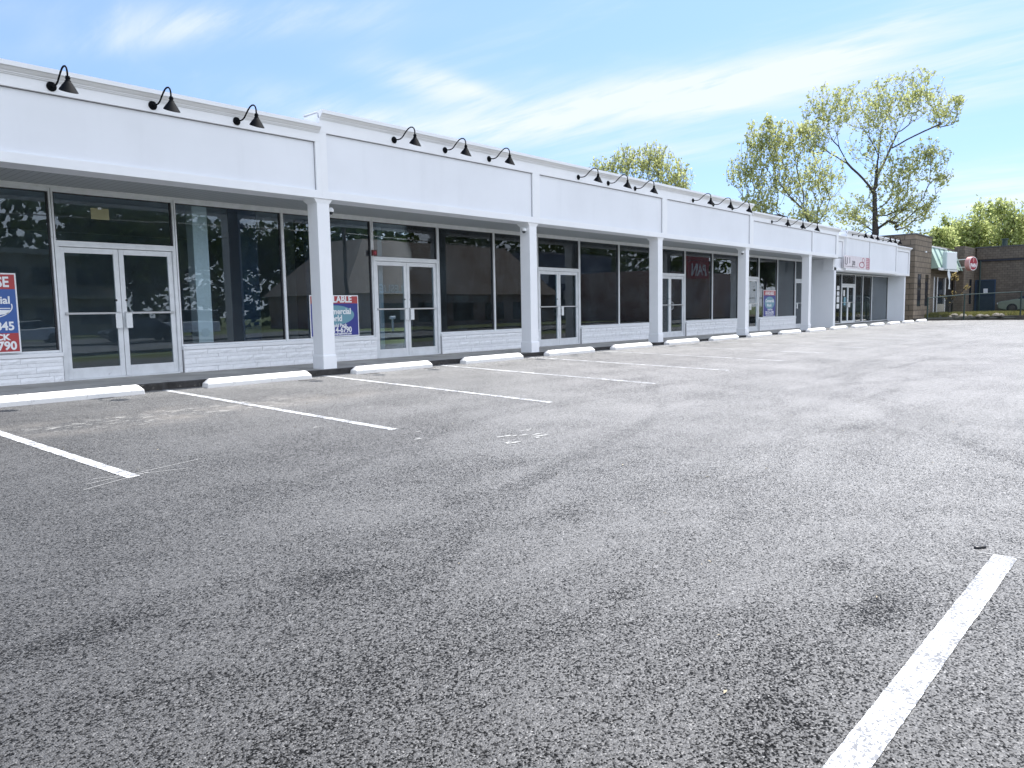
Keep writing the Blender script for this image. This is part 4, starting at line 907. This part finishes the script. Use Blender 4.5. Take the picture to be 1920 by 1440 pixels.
grow('tall_tree', base, tr, limbs, blC, 2300, 'tallest tree behind the strip mall with dark forked limbs and sparse new leaves', 'leaf_spring', 5, .175, 3, r0=.26, spread=.20, minr=.010)
d = 52; base = atd(1535, 590, d); base.z = 0
tr = [base, atd(1532, 480, d), atd(1520, 425, d)]
limbs = [P2(d, (1520, 425, 0), (1505, 390, 0), (1490, 345, 0), (1480, 300, 0), (1470, 255, 0)), P2(d, (1505, 392, 0), (1470, 355, -1), (1440, 320, -1), (1420, 270, -1)), P2(d, (1480, 370, 0), (1440, 345, 1), (1400, 330, 1), (1378, 300, 1)),
         P2(d, (1526, 430, 0), (1545, 400, 1), (1560, 375, 1), (1578, 350, 1)), P2(d, (1515, 412, 0), (1510, 360, -1), (1515, 300, -1), (1520, 265, -1)), P2(d, (1490, 345, 0), (1465, 300, 1), (1430, 240, 1)), P2(d, (1532, 470, 0), (1500, 435, 0), (1465, 405, 0), (1430, 385, 0)), P2(d, (1532, 455, 0), (1560, 425, 0), (1580, 390, 0))]
blB = [bl(d, 1430, 265, 40, 45, 1.6), bl(d, 1395, 320, 34, 40, 1.1), bl(d, 1480, 265, 42, 45, 1.4), bl(d, 1460, 335, 60, 45, 1.6), bl(d, 1535, 330, 48, 55, 1.3, 1), bl(d, 1420, 385, 55, 28, 1.2), bl(d, 1520, 400, 60, 30, 1.2), bl(d, 1440, 225, 14, 12, .2), bl(d, 1510, 240, 20, 20, .3)]
grow('leafy_tree', base, tr, limbs, blB, 1700, 'broad yellow-green tree left of the tallest tree behind the strip mall', 'leaf_spring', 5, .155, 5, r0=.21, spread=.18, minr=.009)
d = 45; base = atd(1205, 590, d); base.z = 0
tr = [base, atd(1204, 450, d), atd(1203, 390, d)]
limbs = [P2(d, (1203, 390, 0), (1215, 350, 0), (1235, 310, 0), (1245, 285, 0)), P2(d, (1203, 395, 0), (1190, 350, 0), (1180, 310, 0), (1170, 290, 0)), P2(d, (1203, 400, 0), (1150, 350, 1), (1120, 315, 1)), P2(d, (1204, 400, 0), (1260, 360, 0), (1290, 345, 0)), P2(d, (1203, 380, 0), (1208, 320, 0), (1212, 280, 0))]
blA = [bl(d, 1130, 315, 38, 26, .9), bl(d, 1175, 300, 36, 34, 1.3), bl(d, 1225, 295, 40, 32, 1.6), bl(d, 1265, 330, 40, 32, 1.4), bl(d, 1200, 350, 70, 45, 1.6), bl(d, 1280, 360, 28, 22, .6)]
grow('small_tree', base, tr, limbs, blA, 1000, 'rounded thin-leaved tree rising behind the middle of the fascia', 'leaf_spring', 5, .13, 8, r0=.15, spread=.15, minr=.008)
# background wood: separate dense trees past the brown building
random.seed(11)
for i, (u, vtop, wd, d) in enumerate([(1760, 415, 34, 84), (1792, 402, 36, 92), (1822, 392, 38, 86), (1858, 378, 44, 90), (1900, 372, 46, 84), (1940, 366, 50, 90)]):
    base = atd(u, 590, d); base.z = 0; mid = (vtop+500)/2
    tr = [base, atd(u, 520, d), atd(u, 470, d)]
    limbs = [[tr[-1], atd(u-wd*.4, mid, d), atd(u-wd*.5, vtop+30, d)], [tr[-1], atd(u+wd*.35, mid, d), atd(u+wd*.5, vtop+25, d)], [tr[-1], atd(u, mid, d), atd(u+2, vtop+5, d)]]
    blo = [bl(d, u-wd*.35, mid+15, wd*.62, (500-vtop)*.36, 1), bl(d, u+wd*.35, mid+10, wd*.62, (500-vtop)*.38, 1), bl(d, u, vtop+38, wd*.5, 34, .8), bl(d, u, 490, wd, 36, 1)]
    for j in range(3): blo.append(bl(d, u+random.uniform(-.7, .7)*wd, vtop+random.uniform(8, 30), 5, 18, .12))
    lab = ['low bright green tree just right of the block building', 'second bright green tree right of the block building, behind the green awning', 'bright green tree rising above the round sign', 'rounded green tree above the blue door of the brown building', 'tall bright green tree near the right edge behind the roof vent', 'green tree cut off by the right edge of the view'][i]
    grow('background_tree', base, tr, limbs, blo, 620, lab, 'leaf_green', 8, .27, 30+i, 'trees beyond the brown building', r0=.22, spread=.42, minr=.02)
# young tree with bronze leaves in the bed
d = 47.5; base = atd(1780, 595, d); base.z = -.02
grow('sapling', base, [base, atd(1780, 580, d), atd(1780, 573, d)], [P2(d, (1780, 573, 0), (1788, 562, 0), (1790, 545, 0), (1791, 525, 0)), P2(d, (1779, 573, 0), (1773, 560, 0), (1772, 555, 0)), P2(d, (1786, 565, 0), (1797, 554, 0), (1804, 545, 0), (1812, 538, 0))],
     [bl(d, 1791, 518, 9, 7, 1.5), bl(d, 1813, 537, 9, 5, .8), bl(d, 1788, 549, 7, 4, .6), bl(d, 1771, 553, 7, 3, .4), bl(d, 1779, 566, 3, 3, .15)], 60, 'thin bare sapling with bronze leaf tufts behind the chain fence', 'leaf_bronze', 5, .1, 77, r0=.07, spread=.09, minr=.016)
# ------------------------------------------------------------------ across the street (behind the camera, mirrored in the shop glass)
def mir(u, v, dd): q = atd(u, v, dd); return Vector((q.x, 25.8-q.y, q.z))
R = thing('mansard_shop', (62, -34, -.5), 'brown mansard roofed shop across the street reflected in the storefront glass', 'building', rz=0)
part(MB().box(-18, 14, -14, 0, 0, 3.4), 'wall', 'red_brick', R)
part(MB().frustum((-2, -6.9), 16.6, 7.3, 3.4, 11, 3.0, 9.2), 'roof', 'mansard', R)
for xx in (-14, -9, -4, 1, 6): 
    part(MB().box(xx, xx+3.2, .01, .05, .5, 2.5), 'window', 'dark_glass', R)
text('lettering', 'POOL SUPPLIES', 1.0, 'gutter_white', R, (-2, .1, 2.55), (PI/2, 0, PI), .01, 1)
text('lettering', "LESLIE'S", 1.1, 'gutter_white', R, (-14, 1.25, 3.5), (PI/2, 0, PI), .01, 1)
def wood():
    x = random.uniform(-90, 150); y = -66-random.random()*6-max(0, x-60)*-.25; return x, y, random.random()**.8*(15+2.5*math.sin(x*.21)+1.5*math.sin(x*.53))
random.seed(9); b = MB()
for _ in range(16000):
    x, y, z = wood(); a = Vector((random.gauss(0, 1), random.gauss(0, 1), random.gauss(0, 1))).normalized(); c = a.orthogonal().normalized(); q = Vector((x, y, z-.5)); sz = random.uniform(.35, .9)
    b.add([q-a*sz, q+c*sz*.6, q+a*sz, q-c*sz*.6], [(0, 1, 2, 3)])
tag(b.build('woodland', 'leaf_dark'), 'dense woodland across the street mirrored in the shop glass', 'woodland', kind='stuff')
R = thing('office_building', (14, -46, -.5), 'long two-storey tan office block across the street reflected in the nearest glass', 'building')
part(MB().box(-22, 14, -12, 0, 0, 7.2), 'wall', 'office_wall', R)
for fl in (1.0, 4.4):
    for k in range(10): part(MB().box(-21+3.5*k, -21+3.5*k+2.6, .0, .06, fl, fl+1.5), 'window', 'dark_glass', R)
part(MB().box(-22.4, 14.4, -12.4, .8, 3.2, 3.5).box(-22.4, 14.4, -12.4, .8, 6.9, 7.3), 'balcony_band', 'beige_panel', R)
R = thing('brick_store', (85, -22, -.5), 'red brick store with a big red sign reflected in the fourth storefront', 'building')
part(MB().box(-6, 16, -12, 0, 0, 6.0), 'wall', 'red_brick', R)
part(MB().box(3.0, 8.8, .02, .3, 5.2, 8.6), 'sign_panel', 'sign_red', R); text('lettering', 'PAN', 2.15, 'sign_white', R, (5.9, .33, 5.6), (PI/2, 0, PI), .04, 1)
R = thing('motel_building', (86, -38, -.5), 'dark two-storey motel reflected in the storefront between the second and third columns', 'building')
part(MB().box(-8.8, 9, -10, 0, 0, 9.2), 'wall', 'slate_siding', R)
for k in range(4): part(MB().box(-8+4.4*k, -6+4.4*k, .0, .05, 5.0, 6.6), 'window', 'gutter_white', R)
part(MB().box(-3, 4, .05, .2, 2.9, 4.1), 'sign_panel', 'gutter_white', R); text('lettering', 'DEVON HOTEL', .95, 'sign_red', R, (.5, .23, 3.15), (PI/2, 0, PI), .01, .95)
for i, (x, y, rz, pt, kd, lab) in enumerate([(9, -27, 0, 'car_white', 'van', 'white van reflected low in the glass at the left edge'), (15.5, -29, .1, 'car_white', 'car', 'white car reflected in the nearest glass door'), (20.5, -24, 0, 'car_dark', 'car', 'dark car reflected in the window right of the nearest doors'),
        (26, -30, 0, 'car_white', 'van', 'white van reflected in the window before the nearest column'), (11.5, -31, 0, 'car_dark', 'car', 'dark car reflected at the left beside the white van')]):
    make_car('reflected_car' if kd == 'car' else 'reflected_van', (x, y, -.5), rz, pt, lab, kd)
P = thing('power_pole', (34, -20.5, -.5), 'wooden utility pole with wires reflected in the shop glass', 'pole')
part(MB().tube([(0, 0, 0), (0, 0, 9.5)], [.16, .11], 8), 'pole', 'wood_pole', P); part(MB().box(-.06, .06, -1.1, 1.1, 8.8, 8.95), 'crossarm', 'wood_pole', P)
part(MB().tube([(-70, 0, 8.9), (-35, 0, 8.2), (0, 0, 8.95), (30, 0, 8.3), (60, 0, 8.9)], .02, 4).tube([(-70, -1, 8.9), (-35, -1, 8.2), (0, -1, 8.95), (30, -1, 8.3), (60, -1, 8.9)], .02, 4).tube([(-70, .9, 7.4), (-35, .9, 6.8), (0, 0, 7.4), (30, .9, 6.8), (60, .9, 7.4)], .03, 4), 'wire', 'ink_black', P)
M_ = thing('mailbox', (38, -20.2, -.5), 'white roadside mailbox reflected in the second storefront', 'mailbox')
part(MB().box(-.05, .05, -.05, .05, 0, 1.0), 'post', 'gutter_white', M_); part(MB().prism([(-.1, 1.0), (.1, 1.0), (.1, 1.15), (.06, 1.22), (-.06, 1.22), (-.1, 1.15)], -.25, .25), 'box', 'gutter_white', M_)
random.seed(44)
for i, (x, y, h) in enumerate([(-4, -60, 15), (6, -62, 17), (16, -61, 14), (31.5, -57, 16), (31, -50, 14), (26, -38, 10), (40, -60, 16), (52, -58, 15), (62, -50, 15), (101, -44, 14), (108, -20, 13)]):
    base = Vector((x, y, -.5)); c = Vector((x, y, h*.6))
    grow('street_tree', base, [base, base+Vector((0, 0, h*.3)), base+Vector((.2, .1, h*.5))], [[base+Vector((0, 0, h*.45)), c+Vector((sx*h*.16, sy*h*.16, h*.15))] for sx, sy in ((-1, 0), (1, 0), (0, 1), (0, -1))],
         [(c, (h*.3, h*.3, h*.34), 1), (c+Vector((h*.18, 0, -h*.1)), (h*.2, h*.2, h*.2), .5), (c+Vector((-h*.18, 0, 0)), (h*.2, h*.2, h*.22), .5)], 260, 'leafy tree across the street mirrored in the glass, %s from the left' % ORD(i), 'leaf_dark', 9, .5, 60+i, 'trees across the street', r0=.25, spread=.6, minr=.03)
# ------------------------------------------------------------------ render settings
S.cycles.max_bounces = 8; S.cycles.transparent_max_bounces = 16; S.cycles.diffuse_bounces = 4
